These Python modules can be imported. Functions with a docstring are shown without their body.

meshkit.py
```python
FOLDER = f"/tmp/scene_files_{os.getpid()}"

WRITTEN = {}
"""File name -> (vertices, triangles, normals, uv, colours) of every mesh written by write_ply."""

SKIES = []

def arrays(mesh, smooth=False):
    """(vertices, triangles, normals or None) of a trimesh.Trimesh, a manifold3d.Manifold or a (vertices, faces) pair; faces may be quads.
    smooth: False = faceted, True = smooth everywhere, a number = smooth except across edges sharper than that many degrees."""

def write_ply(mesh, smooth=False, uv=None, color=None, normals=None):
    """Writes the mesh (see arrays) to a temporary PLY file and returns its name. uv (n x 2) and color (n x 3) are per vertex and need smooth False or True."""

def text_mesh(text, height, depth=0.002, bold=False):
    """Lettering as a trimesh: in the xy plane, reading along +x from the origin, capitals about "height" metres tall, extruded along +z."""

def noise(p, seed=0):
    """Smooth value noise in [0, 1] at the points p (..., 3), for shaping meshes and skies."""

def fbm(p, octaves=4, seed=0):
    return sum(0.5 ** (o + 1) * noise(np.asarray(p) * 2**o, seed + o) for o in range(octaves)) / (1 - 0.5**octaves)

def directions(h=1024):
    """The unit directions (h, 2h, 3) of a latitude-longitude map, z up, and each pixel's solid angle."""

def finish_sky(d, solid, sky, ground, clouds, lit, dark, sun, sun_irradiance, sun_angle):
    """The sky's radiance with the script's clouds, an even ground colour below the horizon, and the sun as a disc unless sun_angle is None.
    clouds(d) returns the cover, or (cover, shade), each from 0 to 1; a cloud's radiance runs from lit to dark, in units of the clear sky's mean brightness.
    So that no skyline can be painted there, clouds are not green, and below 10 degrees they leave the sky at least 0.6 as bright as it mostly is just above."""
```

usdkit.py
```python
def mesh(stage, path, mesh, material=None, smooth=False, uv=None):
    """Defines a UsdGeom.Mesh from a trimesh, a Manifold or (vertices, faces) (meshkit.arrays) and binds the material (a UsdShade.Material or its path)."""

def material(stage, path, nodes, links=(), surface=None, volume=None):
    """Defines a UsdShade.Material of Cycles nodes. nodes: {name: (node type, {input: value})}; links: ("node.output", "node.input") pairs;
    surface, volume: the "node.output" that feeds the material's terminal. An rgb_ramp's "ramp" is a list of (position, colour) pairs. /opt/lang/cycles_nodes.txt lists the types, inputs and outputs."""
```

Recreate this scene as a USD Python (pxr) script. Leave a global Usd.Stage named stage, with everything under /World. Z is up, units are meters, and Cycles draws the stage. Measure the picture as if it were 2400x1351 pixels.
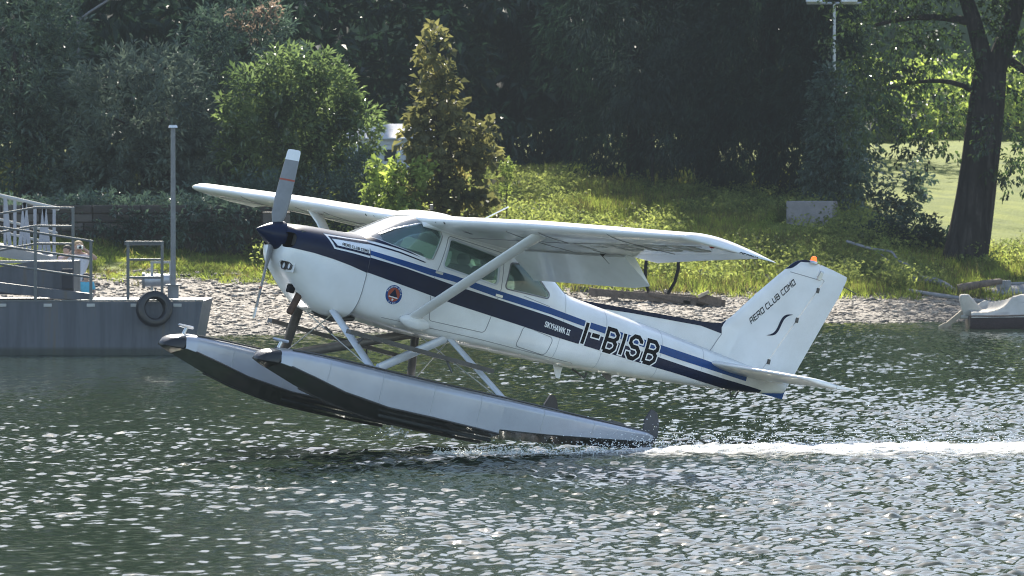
import math, numpy as np, trimesh, usdkit, meshkit
from pxr import Usd, UsdGeom, UsdLux, UsdShade, Sdf, Gf, Vt
import manifold3d as m3
from manifold3d import Manifold, CrossSection
import shapely.geometry as sg
from shapely import affinity
from shapely.ops import unary_union
from scipy.spatial import cKDTree

stage = Usd.Stage.CreateInMemory()
UsdGeom.SetStageUpAxis(stage, 'Z')
UsdGeom.SetStageMetersPerUnit(stage, 1.0)
stage.SetDefaultPrim(UsdGeom.Xform.Define(stage, '/World').GetPrim())
UsdGeom.Scope.Define(stage, '/World/Looks')

# ------------------------------------------------------------------ camera, sky, sun, exposure
CAM_H, TILT, FPX = 3.1, math.radians(1.126), 12471.0
cam = UsdGeom.Camera.Define(stage, '/World/camera')
cam.CreateHorizontalApertureAttr(36.0)
cam.CreateVerticalApertureAttr(36.0 * 576 / 1024)
cam.CreateFocalLengthAttr(36.0 * FPX / 2400)
cam.CreateClippingRangeAttr((0.5, 5000.0))
cam.CreateFStopAttr(8.0)
cam.CreateFocusDistanceAttr(61.0)
cam.AddTranslateOp().Set((0, 0, CAM_H))
cam.AddRotateXOp().Set(90 - math.degrees(TILT))
cam.CreateExposureAttr(1.22)

SUN_EL, SUN_AZ = math.radians(38), math.radians(-6)      # azimuth from +y towards +x
SUN = np.array([math.sin(SUN_AZ) * math.cos(SUN_EL), math.cos(SUN_AZ) * math.cos(SUN_EL), math.sin(SUN_EL)])
usdkit.material(stage, '/World/Looks/sky', {
    's': ('sky_texture', {'sky_type': 'single_scattering', 'sun_disc': False, 'sun_elevation': SUN_EL, 'sun_rotation': SUN_AZ,
                          'altitude': 200.0, 'air_density': 1.0, 'aerosol_density': 1.0, 'ozone_density': 1.0}),
    'b': ('background_shader', {'strength': 0.10})}, [('s.color', 'b.color')], surface='b.background')
dome = UsdLux.DomeLight.Define(stage, '/World/sky')
UsdShade.MaterialBindingAPI.Apply(dome.GetPrim()).Bind(UsdShade.Material.Get(stage, '/World/Looks/sky'))
dome.GetPrim().SetCustomDataByKey('kind', 'structure')
sun = UsdLux.DistantLight.Define(stage, '/World/sun')
sun.CreateNormalizeAttr(True); sun.CreateIntensityAttr(1.25); sun.CreateAngleAttr(0.53)
sun.CreateColorAttr((1.0, 0.93, 0.81))
sun.AddRotateXOp().Set(0)
sun.GetPrim().GetAttribute('xformOp:rotateX').Clear(); sun.ClearXformOpOrder()
_z = SUN; _x = np.cross([0, 0, 1], _z); _x /= np.linalg.norm(_x); _y = np.cross(_z, _x)
sun.AddTransformOp().Set(Gf.Matrix4d(*_x, 0, *_y, 0, *_z, 0, 0, 0, 50, 1))

# ------------------------------------------------------------------ helpers
RNG = np.random.default_rng(7)
_used = {}
def path_for(name, parent=None):
    base = (parent.GetPath().pathString if parent else '/World') + '/' + name
    k = _used.get(base, 0); _used[base] = k + 1
    return base if k == 0 else '%s_%03d' % (base, k)
def tag(o, label=None, cat=None, group=None, kind=None):
    for k, v in (('label', label), ('category', cat), ('group', group), ('kind', kind)):
        if v: o.SetCustomDataByKey(k, v)
    return o
def thing(name, label, cat, loc=(0, 0, 0), rz=0.0, group=None, matrix=None):
    x = UsdGeom.Xform.Define(stage, path_for(name))
    if matrix is not None: x.AddTransformOp().Set(matrix)
    else:
        x.AddTranslateOp().Set(tuple(float(v) for v in loc)); x.AddRotateZOp().Set(float(rz))
    return tag(x.GetPrim(), label, cat, group)
def part(name, mesh, mat, parent=None, smooth=30, **kw):
    if isinstance(mesh, Manifold) and mesh.is_empty(): print('EMPTY', name); return None
    return tag(usdkit.mesh(stage, path_for(name, parent), mesh, MAT[mat], smooth).GetPrim(), **kw)
def at(u, v, d):
    """Where the sight line through photo pixel (u, v) is at distance d (metres along y): used to lay out the place by survey."""
    X, Z = (u - 1200) / FPX, (675.5 - v) / FPX
    Y2, Z2 = math.cos(TILT) + Z * math.sin(TILT), -math.sin(TILT) + Z * math.cos(TILT)
    k = d / Y2
    return np.array([X * k, d, CAM_H + Z2 * k])
def man(v, f): return Manifold(m3.Mesh(np.asarray(v, np.float32), np.asarray(f, np.uint32)))
def tm(t): 
    t = t.copy(); t.merge_vertices(); return man(t.vertices, t.faces)
def box(x0, x1, y0, y1, z0, z1):
    return Manifold.cube((x1 - x0, y1 - y0, z1 - z0)).translate((x0, y0, z0))
def bar(a, b, sx, sy=None, up=(0, 0, 1), round_=False, seg=10):
    """A straight member from a to b: a tube of radius sx, or with sy an elliptic one (sx along the up direction made square to it)."""
    a, b = np.asarray(a, float), np.asarray(b, float); d = b - a; L = np.linalg.norm(d); d /= L
    up = np.asarray(up, float); s = np.cross(d, up)
    if np.linalg.norm(s) < 1e-3: s = np.cross(d, [1, 0, 0.1])
    s /= np.linalg.norm(s); u = np.cross(s, d)
    c = Manifold.cylinder(L, 1.0, 1.0, seg).scale((sy or sx, sx, 1))
    if round_: c = Manifold.cube((2 * (sy or sx), 2 * sx, L)).translate((-(sy or sx), -sx, 0))
    M = np.column_stack([s, u, d, a]); 
    if np.linalg.det(M[:, :3]) < 0: M[:, 0] *= -1
    return c.transform(M)
def tube(pts, r, seg=8, r2=None):
    """A bent tube through pts (rounded joints)."""
    out = []
    rs = np.linspace(r, r2 if r2 is not None else r, len(pts))
    for i in range(len(pts) - 1):
        a = Manifold.sphere(rs[i], seg).translate(tuple(map(float, pts[i]))); b = Manifold.sphere(rs[i + 1], seg).translate(tuple(map(float, pts[i + 1])))
        out.append(Manifold.batch_hull([a, b]))
    return Manifold.batch_boolean(out, m3.OpType.Add)
def rbox(x0, x1, y0, y1, z0, z1, r=0.02, seg=8):
    s = Manifold.sphere(r, seg)
    return Manifold.batch_hull([s.translate((x, y, z)) for x in (x0 + r, x1 - r) for y in (y0 + r, y1 - r) for z in (z0 + r, z1 - r)])
def cross(poly):
    polys = getattr(poly, 'geoms', [poly]); c = []
    for p in polys:
        p = sg.polygon.orient(p)
        c.append(np.asarray(p.exterior.coords)[:-1]); c += [np.asarray(r.coords)[:-1] for r in p.interiors]
    return CrossSection([np.asarray(q, np.float64) for q in c], m3.FillRule.EvenOdd)
def prism_y(poly, y0, y1):
    """Extrudes a polygon given in (x, z) along y."""
    return cross(poly).extrude(y1 - y0).rotate((90, 0, 0)).translate((0, y1, 0))
def prism_z(poly, z0, z1): return cross(poly).extrude(z1 - z0).translate((0, 0, z0))
P = lambda *p: sg.Polygon(p)
def rpoly(p, r): return p.buffer(-r).buffer(r * 1.0, quad_segs=6)

# lettering drawn as strokes: a square wide face and an octagonal block face
GLYPH = {'A': ([[(0, 0), (0, .72), (.22, 1), (1, 1), (1, 0)], [(0, .42), (1, .42)]]), 'E': [[(1, 0), (0, 0), (0, 1), (1, 1)], [(0, .5), (.9, .5)]],
 'R': [[(0, 0), (0, 1), (1, 1), (1, .42), (0, .42)], [(.45, .42), (1, 0)]], 'O': [[(0, 0), (0, 1), (1, 1), (1, 0), (0, 0), (0, 1)]],
 'C': [[(1, 0), (.15, 0), (0, .15), (0, .85), (.15, 1), (1, 1)]], 'L': [[(0, 1), (0, 0), (1, 0)]], 'U': [[(0, 1), (0, .15), (.15, 0), (.85, 0), (1, .15), (1, 1)]],
 'B': [[(0, 0), (0, 1), (.85, 1), (.92, .9), (.92, .6), (.85, .52), (0, .52)], [(.85, .52), (1, .42), (1, .1), (.85, 0), (0, 0)]],
 'M': [[(0, 0), (0, 1), (.5, .45), (1, 1), (1, 0)]], 'S': [[(0, 0), (1, 0), (1, .5), (0, .5), (0, 1), (1, 1)]], 'N': [[(0, 0), (0, 1), (1, 0), (1, 1)]], 'I': [[(.5, 0), (.5, 1)]],
 '-': [[(0, .5), (1, .5)]]}
OCT = {'B': [[(0, 0), (0, 1), (.7, 1), (1, .82), (1, .66), (.72, .52), (0, .52)], [(.72, .52), (1, .38), (1, .18), (.7, 0), (0, 0)]],
 'S': [[(0, .26), (0, .16), (.3, 0), (.7, 0), (1, .18), (1, .36), (.72, .52), (.28, .52), (0, .66), (0, .83), (.3, 1), (.7, 1), (1, .84), (1, .74)]],
 'I': [[(.5, 0), (.5, 1)]], '-': [[(0.0, .52), (1, .52)]]}
def letters(text, h, wd, gap, th, font=GLYPH, space=None, slant=0.0):
    x, out = 0.0, []
    for ch in text:
        if ch == ' ': x += space if space else wd; continue
        w = 0.0 if ch == 'I' else wd * (.75 if ch == '-' else 1)
        for s in font[ch]:
            out.append(sg.LineString([(x + px * w if ch != 'I' else x, py * (h - th) + th / 2) for px, py in s]).buffer(th / 2, cap_style='flat' if font is OCT else 'square', join_style='mitre'))
        x += w + gap
    g = unary_union(out)
    return affinity.affine_transform(g, [1, slant, 0, 1, 0, 0]), x - gap

MAT = {}
def mat(name, nodes, links=(), surface=None, volume=None):
    MAT[name] = usdkit.material(stage, '/World/Looks/' + name, nodes, links, surface, volume)
def plain(name, col, rough=.5, metal=0.0, var=0.0, scale=6.0, coat=0.0, bump=0.0, bscale=None, spec=.5, dark=None, **kw):
    """Principled paint/metal/rubber with grain: base colour varied by noise."""
    c = np.array(col, float)
    n = {'g': ('geometry', {}), 't': ('texture_coordinate', {}), 'n': ('noise_texture', {'scale': float(scale), 'detail': 5.0, 'roughness': .6}),
         'r': ('rgb_ramp', {'ramp': [(.25, tuple(np.clip(dark if dark is not None else c * (1 - var), 0, 1))), (.75, tuple(np.clip(c * (1 + var * .6), 0, 1)))]}),
         'p': ('principled_bsdf', {'roughness': rough, 'metallic': metal, 'coat_weight': coat, 'coat_roughness': .06, 'specular_ior_level': spec, **kw})}
    l = [('t.object', 'n.vector'), ('n.fac', 'r.fac'), ('r.color', 'p.base_color')]
    if bump:
        n['n2'] = ('noise_texture', {'scale': float(bscale or scale * 4), 'detail': 4.0}); n['b'] = ('bump', {'strength': bump, 'distance': .02})
        l += [('t.object', 'n2.vector'), ('n2.fac', 'b.height'), ('b.normal', 'p.normal')]
    mat(name, n, l, 'p.BSDF')
# ------------------------------------------------------------------ materials
plain('white_paint', (.80, .80, .79), .28, var=.04, scale=1.6, coat=.5, dark=(.66, .65, .62), bump=.03, bscale=5.0)
plain('navy_paint', (.004, .009, .028), .32, coat=.05, var=.2, spec=.2)
plain('blue_paint', (.012, .060, .20), .3, coat=.06, var=.15, spec=.2)
plain('black_paint', (.004, .004, .005), .6, spec=.12)
plain('faded_grey', (.42, .43, .44), .5)
plain('line_grey', (.16, .16, .17), .6)
plain('orange_paint', (.30, .055, .025), .4)
plain('float_paint', (.41, .425, .47), .30, metal=.3, var=.18, scale=1.5, coat=.35)
plain('float_bottom', (.075, .080, .078), .22, metal=.5, var=.35, scale=2.5, coat=.5)
plain('bare_metal', (.62, .62, .60), .3, metal=.9, var=.15)
plain('dark_metal', (.10, .095, .09), .4, metal=.6, var=.3)
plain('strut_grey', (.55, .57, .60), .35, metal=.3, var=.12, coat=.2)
plain('strut_shaded', (.15, .135, .12), .35, metal=.5, var=.4, scale=5)  # darker copy of the strut metal, shade of the far legs painted in
plain('rudder_grey', (.055, .055, .06), .6, var=.15)
plain('rubber', (.009, .009, .010), .28, var=.3, scale=12, bump=.2)
plain('blade_grey', (.20, .20, .20), .35, var=.2)
plain('rust_pipe', (.10, .055, .035), .6, metal=.5, var=.5, scale=20)
plain('seat_cloth', (.05, .055, .06), .9, var=.3, scale=30)
plain('cabin_lining', (.10, .105, .11), .8, var=.2)
plain('lamp_glass', (.82, .84, .86), .08, coat=1.0)
plain('red_lens', (.25, .01, .015), .08, coat=1.0)
mat('beacon', {'p': ('principled_bsdf', {'base_color': (.6, .05, .02), 'roughness': .1, 'emission_color': (1.0, .035, .003), 'emission_strength': 4.0})}, surface='p.BSDF')
mat('windscreen_pane', {'f': ('fresnel', {'IOR': 2.1}), 't': ('transparent_bsdf', {'color': (.70, .82, .78)}), 'g': ('glossy_bsdf', {'color': (1, 1, 1), 'roughness': .10}), 'd': ('principled_bsdf', {'base_color': (.7, .75, .75), 'roughness': .9}),
    'm': ('mix_closure', {}), 'm2': ('mix_closure', {'fac': .10})}, [('f.fac', 'm.fac'), ('t.BSDF', 'm.closure1'), ('g.BSDF', 'm.closure2'), ('m.closure', 'm2.closure1'), ('d.BSDF', 'm2.closure2')], surface='m2.closure')
mat('pane', {'f': ('fresnel', {'IOR': 1.65}), 't': ('transparent_bsdf', {'color': (.74, .86, .80)}), 'g': ('glossy_bsdf', {'color': (1, 1, 1), 'roughness': .03}),
    'd': ('principled_bsdf', {'base_color': (.55, .75, .70), 'roughness': .8}), 'm': ('mix_closure', {}), 'm2': ('mix_closure', {'fac': .035})}, [('f.fac', 'm.fac'), ('t.BSDF', 'm.closure1'), ('g.BSDF', 'm.closure2'), ('m.closure', 'm2.closure1'), ('d.BSDF', 'm2.closure2')], surface='m2.closure')
# ------------------------------------------------------------------ seaplane
# body frame: x aft from the spinner tip, y to port, z up from the propeller axis
from scipy.interpolate import PchipInterpolator
def pose_matrix():
    yaw, pit, rol = 0.6036659, 0.2391279, 0.0693103
    tx, tz, D = -2.885284, 0.670594, 60.0
    cy, sy = math.cos(yaw), math.sin(yaw); cp, sp = math.cos(pit), math.sin(pit); cr, sr = math.cos(rol), math.sin(rol)
    B = np.diag([1.0, -1, 1])
    R = np.array([[cy, -sy, 0], [sy, cy, 0], [0, 0, 1]]) @ np.array([[cp, 0, sp], [0, 1, 0], [-sp, 0, cp]]) @ np.array([[1, 0, 0], [0, cr, -sr], [0, sr, cr]])
    ct, st = math.cos(TILT), math.sin(TILT)
    C = np.array([[1, 0, 0], [0, ct, st], [0, -st, ct]])
    return C @ R, C @ np.array([tx, D, tz]) + np.array([0, 0, CAM_H])
PR, PT = pose_matrix()          # world = PR @ (x, -y, z) + PT
def body_to_world(p): return (np.asarray(p, float) * [1, -1, 1]) @ PR.T + PT
# the parts are built with y already turned to starboard-positive so that the placing is a plain rotation
FL = np.diag([1.0, -1, 1])
def flip(m): return m.mirror((0, 1, 0)) if isinstance(m, Manifold) else m
plane = thing('seaplane', 'white high-winged seaplane with blue stripes on grey floats skimming the water', 'seaplane',
              matrix=Gf.Matrix4d(*PR[:, 0], 0, *PR[:, 1], 0, *PR[:, 2], 0, *PT, 1))
def pp(name, m, mt, parent=None, smooth=30, **kw): return part(name, flip(m), mt, parent or plane, smooth, **kw)

def section(row, off, n):
    zt, zb, w, zm, nt, nb = row; zt, zb, w = zt + off, zb - off, w + off
    th = np.linspace(0, 2 * math.pi, n, endpoint=False); c, s = np.cos(th), np.sin(th)
    e = np.where(s >= 0, nt, nb)
    y = w * np.sign(c) * np.abs(c) ** (2 / e)
    z = zm + np.where(s >= 0, zt - zm, zm - zb) * np.sign(s) * np.abs(s) ** (2 / e)
    return np.stack([y, z], 1)
def loft(tab, xs, off=0.0, n=96):
    tab = np.array(tab, float); f = PchipInterpolator(tab[:, 0], tab[:, 1:]); V = []
    for x in xs:
        q = section(f(x), off, n); V.append(np.column_stack([np.full(n, x), q]))
    return loft_rings(V)
def loft_rings(V):
    k, n = len(V), len(V[0]); V = np.concatenate(V); i = np.arange(n); j = (i + 1) % n; F = []
    for r in range(k - 1):
        a, b = r * n, (r + 1) * n
        F += [np.column_stack([a + i, a + j, b + j]), np.column_stack([a + i, b + j, b + i])]
    c0, c1 = len(V), len(V) + 1
    V = np.vstack([V, V[:n].mean(0), V[(k - 1) * n:k * n].mean(0)])
    F += [np.column_stack([j, i, np.full(n, c0)]), np.column_stack([(k - 1) * n + i, (k - 1) * n + j, np.full(n, c1)])]
    m = man(V, np.concatenate(F))
    return m if m.volume() > 0 else man(V, np.concatenate(F)[:, ::-1])

#         x     zt    zb     w     zm    nt   nb
FUS = [(1.22, .250, -.66, .535, -.15, 2.6, 4.0), (1.32, .300, -.665, .54, -.15, 2.6, 4.0), (1.55, .445, -.675, .545, -.15, 2.7, 4.2), (1.88, .640, -.685, .55, -.15, 3.1, 4.2),
       (2.10, .700, -.685, .55, -.15, 3.6, 4.2), (3.20, .690, -.625, .53, -.15, 3.6, 4.2), (3.55, .640, -.605, .505, -.14, 3.2, 4.0), (3.90, .440, -.585, .475, -.14, 3.0, 4.0),
       (4.22, .275, -.565, .44, -.14, 3.0, 3.8), (4.60, .250, -.535, .40, -.14, 2.9, 3.6), (5.50, .205, -.440, .305, -.12, 2.6, 3.2), (6.50, .135, -.320, .195, -.08, 2.5, 2.8),
       (7.20, .085, -.225, .115, -.06, 2.3, 2.5), (7.55, .060, -.160, .06, -.05, 2.2, 2.3)]
COW = [(.300, .075, -.235, .21, -.06, 2.4, 2.4), (.315, .110, -.285, .28, -.06, 2.4, 2.4), (.36, .140, -.355, .345, -.06, 2.5, 2.6), (.48, .168, -.455, .405, -.06, 2.5, 2.9), (.70, .196, -.625, .465, -.07, 2.5, 3.1),
       (.88, .212, -.715, .50, -.08, 2.5, 3.3), (1.05, .230, -.745, .525, -.10, 2.5, 3.4), (1.235, .256, -.735, .541, -.12, 2.6, 3.6)]
fx = np.unique(np.concatenate([np.linspace(1.22, 4.4, 54), np.linspace(4.4, 7.55, 34)]))
cx = np.unique(np.concatenate([[.300, .306, .315, .33, .345], np.linspace(.36, 1.235, 30)]))
fus_solid, cow_solid = loft(FUS, fx), loft(COW, cx)
inner = loft(FUS, fx[(fx > 1.3) & (fx < 4.15)], -.028)
GL_WS = P((1.16, .30), (1.30, .255), (1.52, .222), (2.0, .175), (2.045, .19), (2.125, .47), (2.06, .60), (1.96, .665), (1.96, .9), (1.16, .9))
W1 = rpoly(P((2.255, .465), (2.955, .43), (2.985, .115), (2.215, .145)), .035)
W2 = rpoly(P((3.14, .40), (3.32, .43), (3.46, .40), (3.765, .185), (3.755, .14), (3.12, .108)), .03)
W3 = rpoly(P((3.93, .60), (4.03, .60), (4.17, .245), (3.98, .225), (3.86, .33)), .012)
holes = prism_y(GL_WS, -1, 1) + prism_y(W1, -1, 1) + prism_y(W2, -1, 1)
back = prism_y(P((3.70, .60), (3.95, .60), (4.14, .265), (3.88, .225), (3.70, .36)), -.36, .36)
fuselage = pp('fuselage', (fus_solid - inner) - holes - back, 'white_paint', smooth=35)
def skin(poly, solid=fus_solid, t=.0035, both=True):
    s = prism_y(poly, 0.0, 1.0) ^ (solid.translate((0, t, 0)) - solid)
    return s + s.mirror((0, 1, 0)) if both else s
pane_shell = loft(FUS, fx[fx < 4.4], -.006) - loft(FUS, fx[fx < 4.4], -.012)
WS_SIDE = GL_WS.buffer(.004).intersection(P((1.42, .1), (1.42, .315), (1.60, .425), (2.00, .615), (2.3, .76), (2.3, .1)))
pp('windscreen', pane_shell ^ prism_y(GL_WS.buffer(.004).difference(WS_SIDE), -1, 1), 'windscreen_pane')
for s in (0, -1): pp('windscreen_side', pane_shell ^ prism_y(WS_SIDE, s, s + 1), 'pane')
pp('windscreen_rib', skin(sg.LineString([(1.42, .315), (1.60, .425), (2.00, .615)]).buffer(.006), t=.004, both=False), 'bare_metal', fuselage)
for w in (W1, W2):
    for s in (0, -1): pp('side_window', pane_shell ^ prism_y(w.buffer(.004), s, s + 1), 'pane')
pp('rear_window', pane_shell ^ prism_y(P((3.70, .60), (3.95, .60), (4.14, .265), (3.88, .225), (3.70, .36)).buffer(.004), -.37, .37), 'pane')
for w, wd in ((W1, .022), (W2, .016)):
    for s in (False, True):
        m = skin(w.buffer(wd).difference(w.buffer(.002)), t=.006, both=False)
        pp('window_frame', m.mirror((0, 1, 0)) if s else m, 'line_grey' if wd < .02 else 'strut_grey', fuselage)
m = skin(GL_WS.buffer(.014).difference(GL_WS).intersection(P((1.95, .1), (2.3, .1), (2.3, .66), (1.95, .66))), t=.006)
pp('windscreen_post', m, 'bare_metal', fuselage)

# colour bands on the body
dark = P((1.10, -.145), (1.16, .005), (1.70, .000), (2.37, -.032), (3.07, -.046), (3.85, -.060), (4.34, -.092), (5.0, -.122), (5.55, -.142), (6.1, -.155), (6.72, -.162), (7.15, -.158), (7.35, -.16), (7.35, -.25), (6.9, -.268), (6.40, -.270), (5.93, -.266), (5.43, -.272), (4.65, -.270), (4.3, -.270), (3.71, -.266), (3.14, -.254), (2.44, -.238), (1.87, -.205), (1.17, -.165))
blue = P((1.23, .085), (2.03, .074), (2.38, .076), (3.05, .054), (3.82, .040), (4.37, .016), (5.51, .006), (6.32, -.010), (7.05, -.040), (7.05, -.112), (6.4, -.104), (5.88, -.098), (5.2, -.078), (4.36, -.053), (3.85, -.034), (3.08, -.025), (2.40, .006), (2.05, .002), (1.23, .035))
pp('dark_stripe', skin(dark.intersection(P((1.236, -1), (8, -1), (8, 1), (1.236, 1)))), 'navy_paint', fuselage)
pp('blue_stripe', skin(blue.intersection(P((1.236, -1), (8, -1), (8, 1), (1.236, 1)))), 'blue_paint', fuselage)
tip_top = P((1.236, .175), (1.60, .165), (1.97, .130), (1.95, .120), (1.6, .148), (1.236, .155))
for s in (0, 1): m = skin(tip_top, both=False); pp('thin_stripe', m.mirror((0, 1, 0)) if s else m, 'navy_paint', fuselage)
deck_top = P((1.236, .205), (1.60, .192), (1.88, .168), (1.75, .195), (1.52, .216), (1.30, .25), (1.236, .27))
pp('glare_panel', (loft(FUS, fx[fx < 2.2], .0035) - loft(FUS, fx[fx < 2.2])) ^ prism_y(deck_top, -1, 1), 'navy_paint', fuselage)
# lettering
def place(g, w, x, z, slope, width, shear=0.0):
    k = width / w
    g = affinity.affine_transform(g, [k, 0, 0, k, 0, 0])
    return affinity.affine_transform(g, [1, 0, slope + 0.0, 1, x, z])
g, w = letters('I-BISB', 1.0, .50, .33, .17, OCT)
g = affinity.affine_transform(g, [1.14 / w, .035, 0, .315, 4.40, -.285])
g = affinity.affine_transform(g, [1, 0, .012, 1, 0, -.012 * 4.40])
pp('registration_outline', skin(g.buffer(.014, join_style='mitre').difference(g.buffer(-.002)), t=.0055, both=False), 'white_paint', fuselage)
pp('registration_letters', skin(g, t=.0050, both=False), 'black_paint', fuselage)
tm_ = meshkit.text_mesh('SKYHAWK II', .062, .01, True)
sk = unary_union([sg.Polygon(tm_.vertices[t][:, :2]) for t in tm_.faces[np.abs(tm_.face_normals[:, 2]) > .9]]).buffer(.0008)
b = sk.bounds; sk = affinity.affine_transform(sk, [.40 / (b[2] - b[0]), 0, -.03, 1.0, 3.79, -.19])
pp('model_lettering', skin(sk, t=.0055, both=False), 'white_paint', fuselage)
g, w = letters('AERO CLUB COMO', .062, .058, .026, .013)
g2, _ = letters('AERO CLUB COMO', 1, 1, .45, .135, space=.6)
b = g2.bounds
def club(x, z, wd, h, slope=0.0, slant=.12):
    q = affinity.affine_transform(g2, [1, 0, 0, 1, -b[0], -b[1]]); k = wd / (b[2] - b[0])
    return affinity.affine_transform(q, [k, slant * h, slope * k, h / (b[3] - b[1]), x, z])
# baggage door, cabin door and fairing outlines
def line(pts, wd=.0065, ring=True, r=.05):
    if ring:
        p = rpoly(sg.Polygon(pts), r); return p.buffer(wd / 2).difference(p.buffer(-wd / 2))
    return sg.LineString(pts).buffer(wd / 2)
seams = unary_union([line([(3.50, -.255), (3.97, -.29), (3.94, -.51), (3.47, -.50)]), line([(2.16, .14), (2.22, .50), (3.02, .49), (3.06, .08), (2.98, -.46), (2.2, -.50), (2.10, -.1)]),
    line([(1.62, -.61), (2.9, -.545), (4.4, -.50)], .005, False), line([(3.40, .08), (3.80, .05), (3.95, -.02)], .005, False), line([(2.46, -.52), (2.50, -.57), (2.74, -.565), (2.8, -.52), (2.7, -.47), (2.55, -.47)], .006), line([(1.62, -.56), (1.80, -.55), (1.82, -.61), (1.66, -.62)], .006)])
pp('panel_seams', skin(seams.difference(dark.buffer(.004)).difference(blue.buffer(.004)), t=.0025), 'line_grey', fuselage)
for x, z in ((3.05, .0), (2.17, .06)):
    pp('door_latch', skin(sg.box(x - .05, z - .018, x + .05, z + .012), t=.012), 'bare_metal', fuselage)
pp('skin_seams', skin(unary_union([line([(x, .5), (x + .02, -.7)], .0045, False) for x in (4.05, 4.72, 5.62, 6.30)]).difference(dark).difference(blue), t=.0025), 'faded_grey', fuselage)
# round emblem
c0 = sg.Point(1.645, -.33)
pp('emblem_border', skin(c0.buffer(.118).difference(c0.buffer(.110)), t=.005, both=False), 'white_paint', fuselage)
pp('emblem_ring', skin(c0.buffer(.112).difference(c0.buffer(.079)), t=.0045, both=False), 'blue_paint', fuselage)
tri = P((1.645, -.262), (1.70, -.352), (1.59, -.352))
wb = sg.box(1.585, -.366, 1.705, -.354)
pp('emblem_disc', skin(c0.buffer(.080).difference(tri).difference(wb), t=.0045, both=False), 'orange_paint', fuselage)
pp('emblem_triangle', skin(tri, t=.005, both=False), 'navy_paint', fuselage)
star = P(*[(1.645 + r * math.sin(a), -.388 + r * math.cos(a)) for k in range(10) for r, a in [((.017, .008)[k % 2], k * math.pi / 5)]])
txt = []
for word, a0, a1, inv in (('Protezione Civile', -75, 75, False), ('Como', 205, 155, True)):
    for k, ch in enumerate(word):
        if ch == ' ': continue
        a = math.radians(a0 + (a1 - a0) * k / (len(word) - 1)); t_ = meshkit.text_mesh(ch, .017, .01, True)
        q = unary_union([sg.Polygon(t_.vertices[t][:, :2]) for t in t_.faces[np.abs(t_.face_normals[:, 2]) > .9]])
        q = affinity.translate(q, -.006, -.0085); q = affinity.rotate(q, (180 if inv else 0) - math.degrees(a), origin=(0, 0))
        txt.append(affinity.translate(q, 1.645 + .095 * math.sin(a), -.33 + .095 * math.cos(a)))
pp('emblem_lettering', skin(unary_union(txt + [star, wb]), t=.0065, both=False), 'white_paint', fuselage)

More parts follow.
